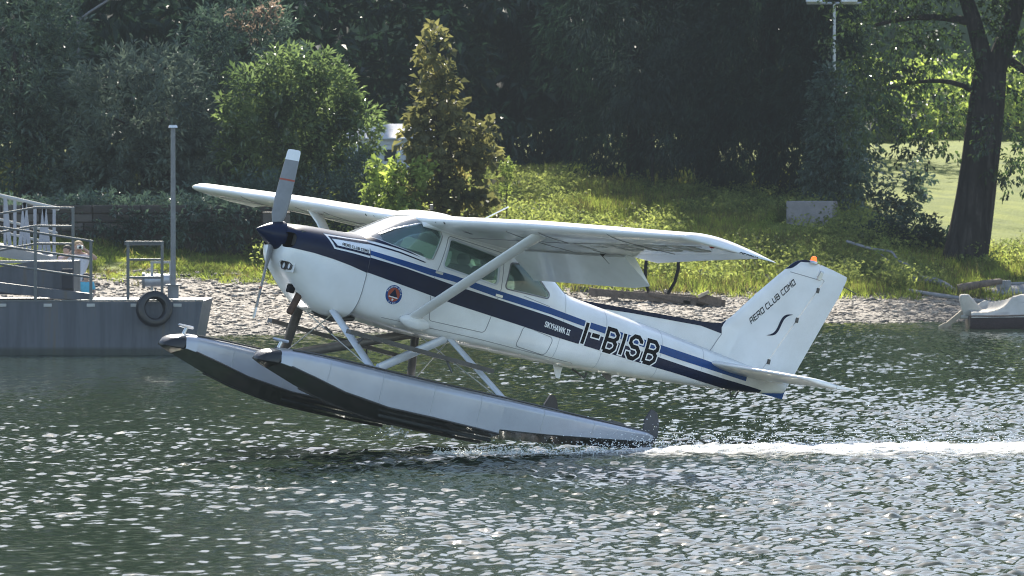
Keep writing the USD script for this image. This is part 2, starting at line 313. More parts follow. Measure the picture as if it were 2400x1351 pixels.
# cowling with its two air intakes
def intake(s): return Manifold.batch_hull([Manifold.sphere(.07, 20).translate((x, s * y, z)) for x in (.22, .45) for y in (.19, .265) for z in (-.055, -.02)])
cow_hollow = cow_solid - loft(COW, cx[cx > .34], -.02)
ins = [intake(1), intake(-1)]
chin = box(.2, .80, -.10, .22, -.63, -.545).rotate((0, 0, 0))
cowl = cow_hollow - ins[0] - ins[1] - (rbox(.53, .61, .05, .15, -.68, -.50, .012)) - (Manifold.batch_hull([Manifold.cylinder(.2, .047, .047, 24).rotate((0, -90, 0)).translate((.46, y, -.325)) for y in (.16, .255)]))
cowling = pp('cowling', cowl, 'white_paint', smooth=35)
for s, q in ((1, ins[0]), (-1, ins[1])):
    lin = (q.scale((1, 1, 1)) - Manifold.batch_hull([Manifold.sphere(.066, 20).translate((x, s * y, z)) for x in (.0, .44) for y in (.19, .265) for z in (-.055, -.02)])) ^ cow_solid
    pp('intake_lining', lin, 'black_paint', cowling)
    pp('cylinder_fins', box(.40, .45, s * .245 - .08, s * .245 + .08, -.08, .1), 'dark_metal', cowling)
pp('air_scoop_lining', rbox(.535, .605, .055, .145, -.60, -.51, .012), 'black_paint', cowling)
pp('lamp_bezel', box(.405, .412, .09, .33, -.39, -.26), 'white_paint', cowling)
for y in (.16, .255):
    l = pp('landing_light', Manifold.cylinder(.012, .036, .036, 24).rotate((0, 90, 0)).translate((.378 + (.012 if y > .2 else 0), y, -.325)), 'lamp_glass', cowling)
    pp('lamp_rim', (Manifold.cylinder(.035, .043, .043, 24) - Manifold.cylinder(.06, .037, .037, 24).translate((0, 0, -.005))).rotate((0, 90, 0)).translate((.362 + (.012 if y > .2 else 0), y, -.325)), 'dark_metal', cowling)
cow_skin = loft(COW, cx, .0035) - cow_solid
navy_all = P((.2, -.125), (.56, -.118), (.80, -.128), (1.0, -.146), (1.24, -.178), (1.24, .5), (.2, .5))
panel = P((.70, .105), (1.24, .205), (1.24, .0), (.775, -.02))
panel = P((.66, .137), (.98, .168), (1.25, .205), (1.25, -.004), (1.0, -.004), (.775, -.012))
pin = P((.712, .118), (.98, .150), (1.25, .182), (1.25, .020), (1.0, .018), (.79, .010))
pin2 = P((.745, .098), (.98, .126), (1.25, .155), (1.25, .046), (1.0, .042), (.81, .036))
nv = navy_all.difference(panel).union(pin.difference(pin2))
cuts = ins[0] + ins[1]
pp('navy_panel', (cow_skin ^ prism_y(nv, -1, 1)) - cuts, 'navy_paint', cowling)
pp('club_lettering', skin(club(.875, .052, .335, .036, slope=-.006), cow_solid, t=.006, both=False), 'black_paint', cowling)
pp('cowl_seam', (cow_skin ^ prism_y(line([(1.232, .1), (1.232, -.5), (1.22, -.75)], .006, False), 0, 1)), 'line_grey', cowling)
pp('cowl_lip', loft([(1.19,) + COW[-1][1:], (1.30, .15, -.70, .50, -.12, 2.6, 3.6)], [1.19, 1.24, 1.30], -.012) - fus_solid, 'dark_metal', cowling)
# spinner, propeller, exhaust
sp = [(.0, .004), (.02, .020), (.06, .048), (.12, .086), (.18, .120), (.24, .147), (.29, .163), (.325, .168), (.325, 0), (0, 0)]
pp('spinner', CrossSection([np.array([(r, x) for x, r in sp])[::-1]], m3.FillRule.NonZero).revolve(64).rotate((0, 90, 0)) if 1 else None, 'navy_paint', smooth=40)
def blade(sgn):
    st = [(.13, .055, .032, 48), (.22, .085, .026, 42), (.40, .102, .018, 32), (.60, .104, .013, 27), (.80, .100, .010, 24), (.95, .094, .007, 22), (.975, .086, .005, 22), (.982, .06, .003, 22)]
    R = []
    for r, c, t, an in st:
        th = np.linspace(0, 2 * math.pi, 20, endpoint=False); a = math.radians(an)
        u, v = c * np.cos(th), t * np.sin(th)
        # chord lies nearly in the disc (along y) and is twisted by the pitch about the radius
        R.append(np.column_stack([.245 + u * math.sin(a) + v * math.cos(a), u * math.cos(a) - v * math.sin(a), np.full(20, r)]))
    m = loft_rings(R)
    return m if sgn > 0 else m.rotate((180, 0, 0))
for sgn in (1, -1):
    bl = blade(sgn); tipb = box(-1, 1, -1, 1, .86, 1.2) if sgn > 0 else box(-1, 1, -1, 1, -1.2, -.86)
    grey, tip = bl - tipb, bl ^ tipb
    k = pp('propeller_blade', grey, 'blade_grey', smooth=40)
    pp('blade_tip', tip, 'white_paint', k, smooth=40)
    bandz = box(-1, 1, -1, 1, .62, .64) if sgn > 0 else box(-1, 1, -1, 1, -.64, -.62)
    pp('blade_band', bl.scale((1, 1.0, 1.0)).translate((-.002, 0, 0)) ^ bandz, 'orange_paint', k)
ex = tube([(.70, .13, -.50), (.655, .13, -.68), (.615, .13, -.81)], .042, 20) - tube([(.635, .13, -.74), (.60, .13, -.86)], .036, 16)
pp('exhaust_pipe', ex, 'rust_pipe')
pp('belly_pipes', tube([(.95, .08, -.72), (1.2, .10, -.76), (1.45, .12, -.69)], .03, 12) + tube([(1.0, -.1, -.72), (1.3, -.1, -.75), (1.5, -.1, -.68)], .025, 12), 'dark_metal')

# wing
YS = [0, .55, 1.2, 1.9, 2.54, 3.2, 3.9, 4.6, 5.18]
def le_te(y):
    if y <= 2.54: return 1.88, 3.515
    k = (y - 2.54) / 2.64; return 1.88 + .19 * k, 3.515 - .33 * k
def foil(c, t=.12, m=.025, p=.4, n=26):
    b = (1 - np.cos(np.linspace(0, math.pi, n))) / 2
    yt = 5 * t * (.2969 * np.sqrt(b) - .126 * b - .3516 * b ** 2 + .2843 * b ** 3 - .1036 * b ** 4)
    yc = np.where(b < p, m / p ** 2 * (2 * p * b - b ** 2), m / (1 - p) ** 2 * (1 - 2 * p + 2 * p * b - b ** 2))
    up, lo = yc + yt, yc - yt; lo[-1] -= .0015; up[-1] += .0015
    return np.concatenate([np.column_stack([b, up]), np.column_stack([b, lo])[::-1][:-1] ]) * c
def wing_solid():
    R = []
    for y in YS + [5.27, 5.36, 5.42, 5.455, 5.475, 5.485]:
        z0 = .605 + .030 * max(y - .55, 0)
        if y <= 5.18: a, b_ = le_te(y); q = foil(b_ - a); tw = math.radians(1.5 - 3 * max(0, (y - 2.5)) / 2.7)
        else:
            k = (y - 5.18) / .305; a0, b0 = le_te(5.18)
            a = a0 + .70 * k ** 2.6; b_ = b0 - .03 * k ** 2; q = foil(b_ - a, t=.12 * (1 - .45 * k ** 2)); z0 -= .028 * k ** 2; tw = math.radians(-1.5)
        x, z = q[:, 0], q[:, 1]
        xr = x * math.cos(tw) + z * math.sin(tw); zr = -x * math.sin(tw) + z * math.cos(tw)
        R.append(np.column_stack([a + xr, np.full(len(q), y), z0 + zr]))
    return loft_rings(R)
W = wing_solid()
HX = 2.985
def flap_cut(g=0.0): return box(HX - g, 4, .56 - g, 2.86 + g, 0, 1.2)
def ail_cut(g=0.0):
    return prism_z(P((HX + .02 - g, 2.93 - g), (3.7, 2.93 - g), (3.7, 5.08 + g), (2.895 - g, 5.08 + g)), 0, 1.3)
main = W - flap_cut() - ail_cut() + ((W - W.translate((0, 0, -.012))) ^ box(HX - .01, HX + .22, .55, 2.87, .5, 1.2))
flap = (W ^ flap_cut(-.006)) + (Manifold.cylinder(2.286, .055, .055, 20).rotate((-90, 0, 0)).translate((HX + .045, .566, .625)) if 0 else Manifold())
cov = Manifold.batch_hull([Manifold.cylinder(2.288, r_, r_, 16).rotate((-90, 0, 0)).translate((HX + d_, .566, z_)) for d_, r_, z_ in ((.04, .045, .655), (.2, .042, .645))])
flap = (W ^ flap_cut(-.006))
FA = 30
flap = flap.translate((-HX, 0, -.62)).rotate((0, FA, 0)).translate((HX + .035, 0, .598))
ail = (W ^ ail_cut(-.008))
under = main.translate((0, 0, -.0045)) - W
reg, rw = letters('I-BISB', 1.0, .55, .36, .19, OCT)
for s in (1, -1):
    f_ = (lambda m: m) if s > 0 else (lambda m: m.mirror((0, 1, 0)))
    wg = pp('wing', f_(main), 'white_paint', smooth=40)
    fl = pp('flap', f_(flap), 'white_paint', smooth=40)
    pp('aileron', f_(ail), 'white_paint', smooth=40)
    for y in (1.25, 2.45): pp('flap_bracket', f_(bar((2.97, y, .63), (3.14, y, .545), .030, .010, (0, 0, 1))), 'dark_metal', fl)
    pp('wing_seams', f_(under ^ prism_z(unary_union([sg.box(2.42, .6, 2.425, 5.1)] + [sg.box(2.0, y, 2.95, y + .004) for y in (1.95, 2.6, 3.9)]), 0, 1.2)), 'line_grey', wg)
    for x, y in ((1.905, .66), (1.905, .84)): pp('vent', f_(Manifold.sphere(.022, 12).translate((x, y, .60))), 'black_paint', wg)
    pp('inspection_plate', f_(under ^ prism_z(sg.box(2.1, .95, 2.2, 1.0), 0, 1.2)), 'line_grey', wg)
    if s > 0:
        r2 = affinity.affine_transform(reg, [0, -.40, 2.2 / rw, 0, 2.78, 2.65])
        pp('wing_registration', under ^ prism_z(r2, 0, 1.2), 'faded_grey', wg)
    # light on the tip cap
    pp('tip_light', f_(Manifold.sphere(.045, 16).scale((1, .8, .8)).translate((2.40, 5.315, .735))), 'red_lens' if s > 0 else 'lamp_glass', wg)
    pp('tip_strobe', f_(Manifold.sphere(.036, 16).scale((1.3, .8, .8)).translate((2.51, 5.345, .735))), 'lamp_glass', wg)
    # lift strut with its cuffs
    a, b_ = np.array([1.97, .535, -.53]), np.array([2.16, 2.36, .60])
    stt = pp('wing_strut', f_(Manifold.batch_hull([Manifold.sphere(.5, 14).scale((.165, .06, .06)).translate(tuple(a)), Manifold.sphere(.5, 14).scale((.165, .06, .06)).translate(tuple(b_))])), 'white_paint', smooth=50)
    pp('strut_fairing', f_(Manifold.sphere(.5, 20).scale((.42, .16, .17)).translate((2.02, .53, -.565))), 'white_paint', stt, smooth=50)
    pp('strut_cuff', f_(Manifold.batch_hull([Manifold.sphere(.5, 14).scale((.20, .12, .07)).translate((2.16, 2.42, .615)), Manifold.sphere(.5, 14).scale((.165, .06, .06)).translate((2.135, 2.13, .46))])), 'white_paint', stt, smooth=50)
    # stabiliser and elevator
    R = []
    for y, a0, b0 in ((.08, 6.42, 7.70), (.9, 6.60, 7.66), (1.55, 6.735, 7.62), (1.66, 6.79, 7.58), (1.70, 6.90, 7.50)):
        q = foil(b0 - a0, .085, 0.0, n=16); R.append(np.column_stack([a0 + q[:, 0], np.full(len(q), y), -.015 + q[:, 1]]))
    S = loft_rings(R); ec = box(7.21, 8, .1, 2, -1, 1)
    st_ = pp('stabilizer', f_(S - ec), 'white_paint', smooth=40)
    pp('elevator', f_((S ^ box(7.218, 8, .11, 2, -1, 1)).translate((-7.218, 0, .015)).rotate((0, -7, 0)).translate((7.218, 0, -.015))), 'white_paint', smooth=40)
rf = loft([(1.90, .60, .5, .45, .56, 2.5, 3), (1.97, .69, .5, .55, .60, 2.5, 3), (2.2, .755, .5, .60, .60, 3, 3), (3.0, .755, .5, .58, .60, 3, 3), (3.45, .68, .5, .52, .58, 3, 3), (3.70, .60, .45, .45, .52, 2.5, 3)], np.linspace(1.90, 3.70, 24))
pp('cabin_roof_fairing', rf - W - W.mirror((0, 1, 0)) - fus_solid - flap_cut() - flap_cut().mirror((0, 1, 0)), 'white_paint', smooth=40)
if True:
    g3 = club(0, 0, .1, .1)
    tmc = meshkit.text_mesh('CESSNA', .06, .01, True)
    ce = unary_union([sg.Polygon(tmc.vertices[t][:, :2]) for t in tmc.faces[np.abs(tmc.face_normals[:, 2]) > .9]])
    bb = ce.bounds; ce = affinity.affine_transform(ce, [.25 / (bb[2] - bb[0]), 0, 0, .9, 2.66, .685])
    capskin = W.translate((0, .004, 0)) - W
    pp('maker_lettering', capskin ^ prism_y(ce, 5.2, 5.6), 'black_paint')

# tail fin and rudder
FZ = [-.19, -.10, .0, .40, .49, .60, .955, 1.25, 1.42, 1.462, 1.492, 1.512, 1.522]
FLE = [7.42, 6.9, 6.50, 6.56, 6.60, 6.72, 7.00, 7.255, 7.41, 7.46, 7.52, 7.575, 7.64]
FTE = [7.735, 7.745, 7.782, 7.925, 7.958, 7.998, 8.127, 8.235, 8.275, 8.268, 8.06, 7.86, 7.70]
def fin_solid():
    R = []
    for z, a, b_ in zip(FZ, FLE, FTE):
        q = foil(b_ - a, min(.075, .08 / (b_ - a)) if z < 1.43 else .05 * (1.53 - z) / .1, 0.0, n=18)
        R.append(np.column_stack([a + q[:, 0], q[:, 1], np.full(len(q), z)]))
    d = P((4.45, .262), (5.3, .342), (6.35, .445), (6.60, .488), (6.75, .50), (6.9, .3), (6.6, .0), (4.45, .05))
    D = Manifold.batch_boolean([prism_y(d.buffer(-i), -t, t) for i, t in ((0, .008), (.008, .015), (.02, .019))], m3.OpType.Add)
    return loft_rings(R) + D
FS = fin_solid()
hinge = [(7.325, -.3), (7.33, .10), (7.93, 1.335), (7.80, 1.36), (7.86, 1.6), (9, 1.6), (9, -.3)]
rud = FS ^ prism_y(P(*hinge).buffer(-.004), -1, 1)
fin = pp('tail_fin', (FS - prism_y(P(*hinge).buffer(.003), -1, 1)) - fus_solid, 'white_paint', smooth=40)
rudder = pp('rudder', rud, 'white_paint', smooth=40)
def fskin(poly, t=.004, both=True):
    s = prism_y(poly, 0, .2) ^ (FS.translate((0, t, 0)) - FS)
    return s + s.mirror((0, 1, 0)) if both else s
pp('dorsal_stripe', fskin(P((4.45, .20), (4.45, .35), (5.3, .36), (6.70, .61), (6.62, .485), (6.60, .44), (6.62, .365), (6.3, .385), (5.3, .295))), 'navy_paint', fin)
pp('fin_tip_panel', fskin(P((7.33, 1.335), (7.43, 1.6), (7.8, 1.6), (7.66, 1.50), (7.53, 1.475), (7.42, 1.375))), 'navy_paint', fin)
pp('rudder_base', fskin(P((7.34, -.3), (7.8, -.3), (7.8, -.085), (7.36, -.03))), 'blue_paint', rudder)
q = club(0, 0, .80, .082, 0, .1); q = affinity.rotate(q, 50.5, origin=(0, 0)); q = affinity.translate(q, 7.005, .575)
pp('club_lettering', fskin(q, .006, False), 'black_paint', fin)
sw = [(0, 0), (.10, .045), (.19, .105), (.27, .115), (.36, .108), (.50, .135)]
tt = np.linspace(0, 1, 24); cs = np.column_stack([.46 * tt, .045 * np.sin(2 * math.pi * (tt - .0)) * -1]); hw = .021 * np.sin(math.pi * tt) ** .8
swp = P(*np.vstack([np.column_stack([cs[:, 0], cs[:, 1] + hw]), np.column_stack([cs[:, 0], cs[:, 1] - hw])[::-1]]))
swp = affinity.translate(affinity.rotate(swp, 46, origin=(0, 0)), 7.265, .50)
pp('wave_emblem', fskin(swp, .005, False), 'navy_paint', fin)
pp('fin_seam', fskin(unary_union([line([(6.62, .36), (6.50, .10)], .006, False), line([(7.40, 1.32), (7.82, 1.325)], .006, False)]), .003), 'line_grey', fin)
for x, z in ((7.39, .20), (7.66, .78), (7.865, 1.20)): pp('rudder_hinge', fskin(sg.box(x - .02, z - .03, x + .02, z + .03), .012), 'dark_metal', rudder)
pp('rudder_balance', fskin(P((7.80, 1.33), (7.84, 1.44), (7.88, 1.44), (7.86, 1.32)), .02), 'bare_metal', rudder)
pp('static_wick', bar((8.25, 0, 1.34), (8.47, 0, 1.30), .006), 'dark_metal', rudder)
pp('tail_cone', loft([(7.40, .075, -.19, .085, -.05, 2.2, 2.3), (7.72, .02, -.12, .045, -.05, 2, 2)], np.linspace(7.40, 7.72, 8)) - FS, 'white_paint', smooth=40)
bc = pp('beacon_light', Manifold.cylinder(.045, .036, .032, 20).translate((7.72, 0, 1.52)) + Manifold.sphere(.032, 16).translate((7.72, 0, 1.56)), 'beacon')
pp('beacon_base', Manifold.cylinder(.03, .06, .055, 20).translate((7.72, 0, 1.50)), 'bare_metal', bc)
# aerials
for a, b_ in (((2.7, .35, .80), (2.98, .40, 1.03)),): pp('whip_antenna', bar(a, b_, .008), 'white_paint')
pp('whip_antenna', bar((2.35, -.2, .8), (2.33, -.2, .86), .02), 'dark_metal')
pp('belly_antenna', Manifold.batch_hull([box(4.38, 4.50, -.01, .01, -.56, -.55), box(4.45, 4.50, -.006, .006, -.69, -.68)]), 'white_paint')
pp('belly_antenna', bar((4.65, 0, -.54), (4.85, 0, -.60), .012) + bar((4.85, 0, -.60), (4.86, 0, -.53), .012), 'dark_metal')
pp('belly_antenna', Manifold.batch_hull([box(5.08, 5.2, -.01, .01, -.50, -.48), box(5.17, 5.22, -.01, .01, -.55, -.54)]), 'dark_metal')
pp('tail_tiedown', (tube([(6.95, 0, -.26), (6.98, 0, -.32), (7.05, 0, -.32), (7.08, 0, -.24)], .01, 8)), 'dark_metal')
# cabin inside
pp('instrument_panel', rbox(1.62, 2.02, -.46, .46, -.05, .235, .06), 'cabin_lining')
pp('cabin_floor', inner ^ box(1.2, 4.2, -1, 1, -.7, -.50), 'cabin_lining')
for s in (1, -1):
    k = pp('front_seat', rbox(2.40, 2.86, s * .25 - .21, s * .25 + .21, -.30, -.16, .05), 'seat_cloth')
    pp('seat_back', rbox(0, .12, s * .25 - .21, s * .25 + .21, 0, .56, .05).rotate((0, 12, 0)).translate((2.78, 0, -.24)), 'seat_cloth', k)
    pp('headrest', rbox(2.93, 3.02, s * .25 - .11, s * .25 + .11, .30, .43, .04), 'seat_cloth', k)
    pp('control_yoke', tube([(2.02, s * .25, .05), (2.16, s * .25, .05)], .015, 8) + tube([(2.16, s * .25 - .12, .12), (2.16, s * .25 - .12, .05), (2.16, s * .25 + .12, .05), (2.16, s * .25 + .12, .12)], .015, 8), 'black_paint')
k = pp('rear_seat', rbox(3.30, 3.72, -.42, .42, -.28, -.14, .05), 'seat_cloth')
pp('seat_back', rbox(0, .12, -.40, .40, 0, .42, .05).rotate((0, 14, 0)).translate((3.66, 0, -.2)), 'seat_cloth', k)
pp('headliner', inner ^ box(1.98, 3.6, -1, 1, .57, .9), 'cabin_lining')

# floats
FLOAT_Y = 1.05
# x, deck z, chine z, keel z, half beam at the deck, half beam at the chine
FT = [(-.235, -1.450, -1.475, -1.500, .06, .07), (-.18, -1.390, -1.475, -1.525, .13, .14), (-.06, -1.335, -1.468, -1.555, .20, .21), (.10, -1.295, -1.482, -1.595, .25, .255), (.40, -1.272, -1.532, -1.668, .295, .30), (.80, -1.255, -1.603, -1.735, .325, .33),
      (1.4, -1.238, -1.640, -1.785, .34, .345), (2.0, -1.215, -1.616, -1.768, .34, .345), (2.70, -1.184, -1.597, -1.732, .33, .335), (2.925, -1.174, -1.592, -1.715, .325, .33)]
FT2 = [(2.92, -1.174, -1.540, -1.662, .325, .325), (3.6, -1.150, -1.448, -1.560, .29, .285), (4.3, -1.124, -1.338, -1.440, .23, .215), (4.9, -1.102, -1.240, -1.338, .165, .14), (5.10, -1.094, -1.205, -1.290, .13, .10), (5.20, -1.11, -1.185, -1.240, .10, .075)]
def float_ring(x, d, c, k, bd, bc):
    """Half-round deck edges, upright sides, a chine with a turned-down spray lip and a vee bottom."""
    r = .38 * bd; h = [(0, d + .012)]
    for t in np.linspace(0, 1, 6): a = t * math.pi / 2; h.append((bd - r + r * math.sin(a), d - r * .8 + r * .8 * math.cos(a)))
    h += [(bd + (bc - bd) * .5, (d + c) / 2 - .02), (bc, c), (bc - .02 * bc / .34, c - .012), (bc * .5, c * .45 + k * .55 + .012), (0, k)]
    h = np.array(h); return np.vstack([np.column_stack([np.full(len(h), x), h]), np.column_stack([np.full(len(h) - 2, x), -h[1:-1][::-1, 0], h[1:-1][::-1, 1]])])
def dense(tab, n):
    tab = np.array(tab); f = PchipInterpolator(tab[:, 0], tab[:, 1:]); return [(x, *f(x)) for x in np.unique(np.concatenate([np.linspace(tab[0, 0], tab[-1, 0], n), tab[:, 0]]))]
fa, fb = loft_rings([float_ring(*r) for r in dense(FT, 30)]), loft_rings([float_ring(*r) for r in dense(FT2, 16)])
hull = fa + fb
chine = sg.LineString([(r[0], r[2] + .006) for r in FT] + [(2.93, -1.665), (2.93, -1.59)] + [(r[0], r[2] + .006) for r in FT2[1:]])
bot_poly = P((-.6, -1.469), *[(r[0], r[2] + .006) for r in FT], (2.93, -1.534), *[(r[0], r[2] + .006) for r in FT2[1:]], (5.5, -1.17), (5.5, -2.2), (-.6, -2.2))
bow_poly = P((-.5, -1.2), (-.015, -1.2), (-.04, -1.38), (-.03, -1.455), (-.07, -1.52), (-.11, -1.60), (-.5, -1.60))
for s in (1, -1):
    T = lambda m: m.translate((0, s * FLOAT_Y, 0))
    bow = prism_y(bow_poly, -1, 1); bot = prism_y(bot_poly, -1, 1)
    fl = pp('float', T(hull - bow - bot), 'float_paint', smooth=35)
    pp('float_bottom', T((hull ^ bot) - bow), 'float_bottom', fl, smooth=25)
    pp('bow_bumper', T(Manifold.batch_hull([(hull ^ bow)]).scale((1, 1, 1))), 'rubber', fl, smooth=40)
    lap = (hull.translate((0, .0025, 0)) - hull) + (hull.translate((0, -.0025, 0)) - hull)
    for x in (.55, 1.25, 1.95, 2.6, 3.5, 4.25): pp('hull_seam', T((lap ^ box(x, x + .007, -1, 1, -2, -1)) - bot), 'faded_grey', fl)
    pp('bow_cleat', T(bar((.02, 0, -1.30), (.04, 0, -1.225), .02) + tube([(-.06, 0, -1.215), (.12, 0, -1.205)], .018, 8)), 'bare_metal', fl)
    pp('keel_strip', T(tube([(r[0], 0, r[3] - .004) for r in FT[4:]], .014, 6)), 'dark_metal', fl)
    pp('spray_rail', T(Manifold.batch_boolean([tube([(r[0], q_ * (r[5] * .55), r[2] * .42 + r[3] * .58 - .012) for r in FT[6:]], .022, 8) for q_ in (1, -1)], m3.OpType.Add)), 'float_bottom', fl)
    pp('chine_strip', T(Manifold.batch_boolean([tube([(r[0], q_ * (r[5] + .004), r[2] + .004) for r in FT[3:]], .012, 6) for q_ in (1, -1)], m3.OpType.Add)), 'dark_metal', fl)
    pp('deck_edge', T(Manifold.batch_boolean([tube([(r[0], q_ * (r[4] - .06), r[1] + .006) for r in FT[3:] + FT2[1:-1]], .011, 6) for q_ in (1, -1)], m3.OpType.Add)), 'dark_metal', fl)
    for x, z in ((4.72, -1.10),): pp('deck_cleat', T(rbox(x - .09, x + .09, -.03, .03, z - .01, z + .035, .012)), 'dark_metal', fl)
    # raised water rudder at the heel
    wr = P((5.16, -.84), (5.22, -.86), (5.275, -.97), (5.29, -1.10), (5.265, -1.20), (5.19, -1.275), (5.145, -1.25), (5.13, -1.12), (5.11, -.96)).buffer(.01)
    k = pp('water_rudder', T(prism_y(wr.buffer(.012), -.014, .014)), 'rudder_grey', fl)
    pp('rudder_post', T(bar((5.165, 0, -1.33), (5.165, 0, -1.08), .022) + box(5.10, 5.2, -.03, .03, -1.20, -1.17)), 'dark_metal', k)
    SM = 'strut_grey' if s > 0 else 'strut_shaded'     # shade and dark reflections on the far legs are painted as colour
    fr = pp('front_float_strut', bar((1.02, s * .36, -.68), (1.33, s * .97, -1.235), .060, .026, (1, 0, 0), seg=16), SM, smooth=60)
    pp('strut_pad', rbox(1.24, 1.44, s * .97 - .05, s * .97 + .05, -1.25, -1.20, .015), 'strut_grey', fr)
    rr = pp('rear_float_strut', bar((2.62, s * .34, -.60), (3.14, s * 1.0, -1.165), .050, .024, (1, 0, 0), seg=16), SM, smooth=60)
    pp('strut_fork', bar((2.62, s * .34, -.66), (2.62, s * .34, -.58), .05, .03), 'dark_metal', rr)
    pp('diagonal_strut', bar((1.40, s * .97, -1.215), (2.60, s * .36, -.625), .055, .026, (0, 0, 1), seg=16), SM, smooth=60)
    bd = pp('boarding_plank', bar((.98, s * .86, -.895), (2.98, s * .86, -.885), .024, .05, round_=True), 'dark_metal')
    pp('plank_bracket', bar((2.35, s * .86, -.91), (2.42, s * .92, -1.03), .012), 'dark_metal', bd); pp('plank_bracket', bar((1.2, s * .86, -.9), (1.22, s * .74, -.98), .012), 'dark_metal', bd)
for x, z in ((1.36, -1.27), (3.12, -1.215)): pp('spreader_bar', bar((x, -.9, z), (x, .9, z), .04, .025, (1, 0, 0), seg=16), 'strut_grey', smooth=60)
for a, b_ in (((1.06, -.34, -.70), (1.30, .93, -1.22)), ((1.06, .34, -.70), (1.30, -.93, -1.22)), ((2.66, .34, -.62), (3.10, -.93, -1.16)), ((2.66, -.34, -.62), (3.10, .93, -1.16))):
    pp('bracing_wire', bar(a, b_, .007), 'bare_metal')
pp('wire_turnbuckle', bar((1.14, .10, -.87), (1.162, .22, -.92), .016), 'dark_metal')
# ------------------------------------------------------------------ land and water
SHO, SHN = np.array([-5.7, 109.0]), np.array([-.573, .8195])
PS = [-60, -30, 0, 5, 9, 14, 20, 28, 40, 80, 150, 260, 420]
PZ = [-6, -3, 0, .50, 1.0, 1.7, 2.35, 3.0, 3.5, 5.0, 7.0, 10.0, 16.0]
_prof = PchipInterpolator(PS, PZ)
def shore_s(x, y):
    x, y = np.asarray(x, float), np.asarray(y, float)
    w = meshkit.fbm(np.stack([x * .22, y * .22, np.zeros_like(x)], -1), 3, 5) - .5
    return (x - SHO[0]) * SHN[0] + (y - SHO[1]) * SHN[1] + w * 1.6
def ground_z(x, y):
    s = shore_s(x, y); x, y = np.asarray(x, float), np.asarray(y, float)
    n = meshkit.fbm(np.stack([x * .5, y * .5, np.full_like(x, 3.)], -1), 4, 11) - .5
    return _prof(s) + n * np.clip(s / 6, .08, 1) * .35 - .55 * np.clip((x - 9) / 6, 0, 1) * np.clip((s - 8) / 12, 0, 1) * np.clip(1 - (s - 30) / 30, 0, 1)
def on_ground(u, v, d0=100, d1=260):
    d = np.arange(d0, d1, .1); p = np.array([at(u, v, q) for q in d[[0, -1]]]); t = (d - d[0]) / (d[-1] - d[0])
    q = p[0] + t[:, None] * (p[1] - p[0]); hit = np.nonzero(q[:, 2] <= ground_z(q[:, 0], q[:, 1]))[0]
    q = q[hit[0] if len(hit) else -1]; return np.array([q[0], q[1], float(ground_z(q[0], q[1]))])
def foot(u, d):
    p = at(u, 430, d); return np.array([p[0], d, float(ground_z(p[0], d))])
def zpix(v, d): return at(1200, v, d)[2]

mat('beach', {'g': ('geometry', {}), 'v': ('voronoi_texture', {'scale': 9.0}), 'n': ('noise_texture', {'scale': 1.1, 'detail': 5.0}), 'r': ('rgb_ramp', {'ramp': [(0, (.055, .045, .036)), (.5, (.13, .105, .08)), (1, (.22, .185, .145))]}),
    'r2': ('rgb_ramp', {'ramp': [(.35, (.62, .58, .52)), (.65, (1, 1, 1))]}), 'm': ('mix', {'mix_type': 'multiply', 'fac': 1.0}), 'b': ('bump', {'strength': .8, 'distance': .05}), 'x': ('separate_xyz', {}), 'wt': ('rgb_ramp', {'ramp': [(0, (.38, .37, .36)), (.10, (.5, .5, .5)), (.17, (1, 1, 1)), (1, (1, 1, 1))]}), 'm2': ('mix', {'mix_type': 'multiply', 'fac': 1.0}), 'p': ('principled_bsdf', {'roughness': .8})},
    [('g.position', 'x.vector'), ('x.z', 'wt.fac'), ('m.color', 'm2.color1'), ('wt.color', 'm2.color2'), ('g.position', 'v.vector'), ('g.position', 'n.vector'), ('v.color', 'r.fac'), ('n.fac', 'r2.fac'), ('r.color', 'm.color1'), ('r2.color', 'm.color2'), ('m2.color', 'p.base_color'), ('v.distance', 'b.height'), ('b.normal', 'p.normal')], 'p.BSDF')
mat('turf', {'g': ('geometry', {}), 'n': ('noise_texture', {'scale': .55, 'detail': 6.0, 'roughness': .65}), 'n2': ('noise_texture', {'scale': 9.0, 'detail': 4.0}), 'r': ('rgb_ramp', {'ramp': [(.3, (.075, .105, .016)), (.5, (.14, .17, .022)), (.7, (.20, .225, .032))]}),
    'b': ('bump', {'strength': .7, 'distance': .12}), 'p': ('principled_bsdf', {'roughness': .9, 'specular_ior_level': .2})},
    [('g.position', 'n.vector'), ('g.position', 'n2.vector'), ('n.fac', 'r.fac'), ('r.color', 'p.base_color'), ('n2.fac', 'b.height'), ('b.normal', 'p.normal')], 'p.BSDF')
gx = np.unique(np.round(np.concatenate([np.arange(-420, -40, 20), np.arange(-40, -18, 2), np.arange(-18, 22, .45), np.arange(22, 44, 2), np.arange(44, 421, 20)]), 3))
gy = np.unique(np.round(np.concatenate([np.arange(40, 100, 6), np.arange(100, 150, .45), np.arange(150, 200, 2), np.arange(200, 640, 12)]), 3))
GX, GY = np.meshgrid(gx, gy); GZ = ground_z(GX, GY); SS = shore_s(GX, GY)
V = np.column_stack([GX.ravel(), GY.ravel(), GZ.ravel()]); nx = len(gx)
ii, jj = np.meshgrid(np.arange(len(gy) - 1), np.arange(nx - 1), indexing='ij'); q0 = (ii * nx + jj).ravel()
Q = np.stack([q0, q0 + 1, q0 + nx + 1, q0 + nx], 1)
cen = V[Q].mean(1); sc = shore_s(cen[:, 0], cen[:, 1])
def beach_edge(x): return np.interp(x, [-12, -4, 2, 7, 12], [9.4, 8.6, 6.2, 5.2, 3.6])
isb = sc < beach_edge(cen[:, 0])
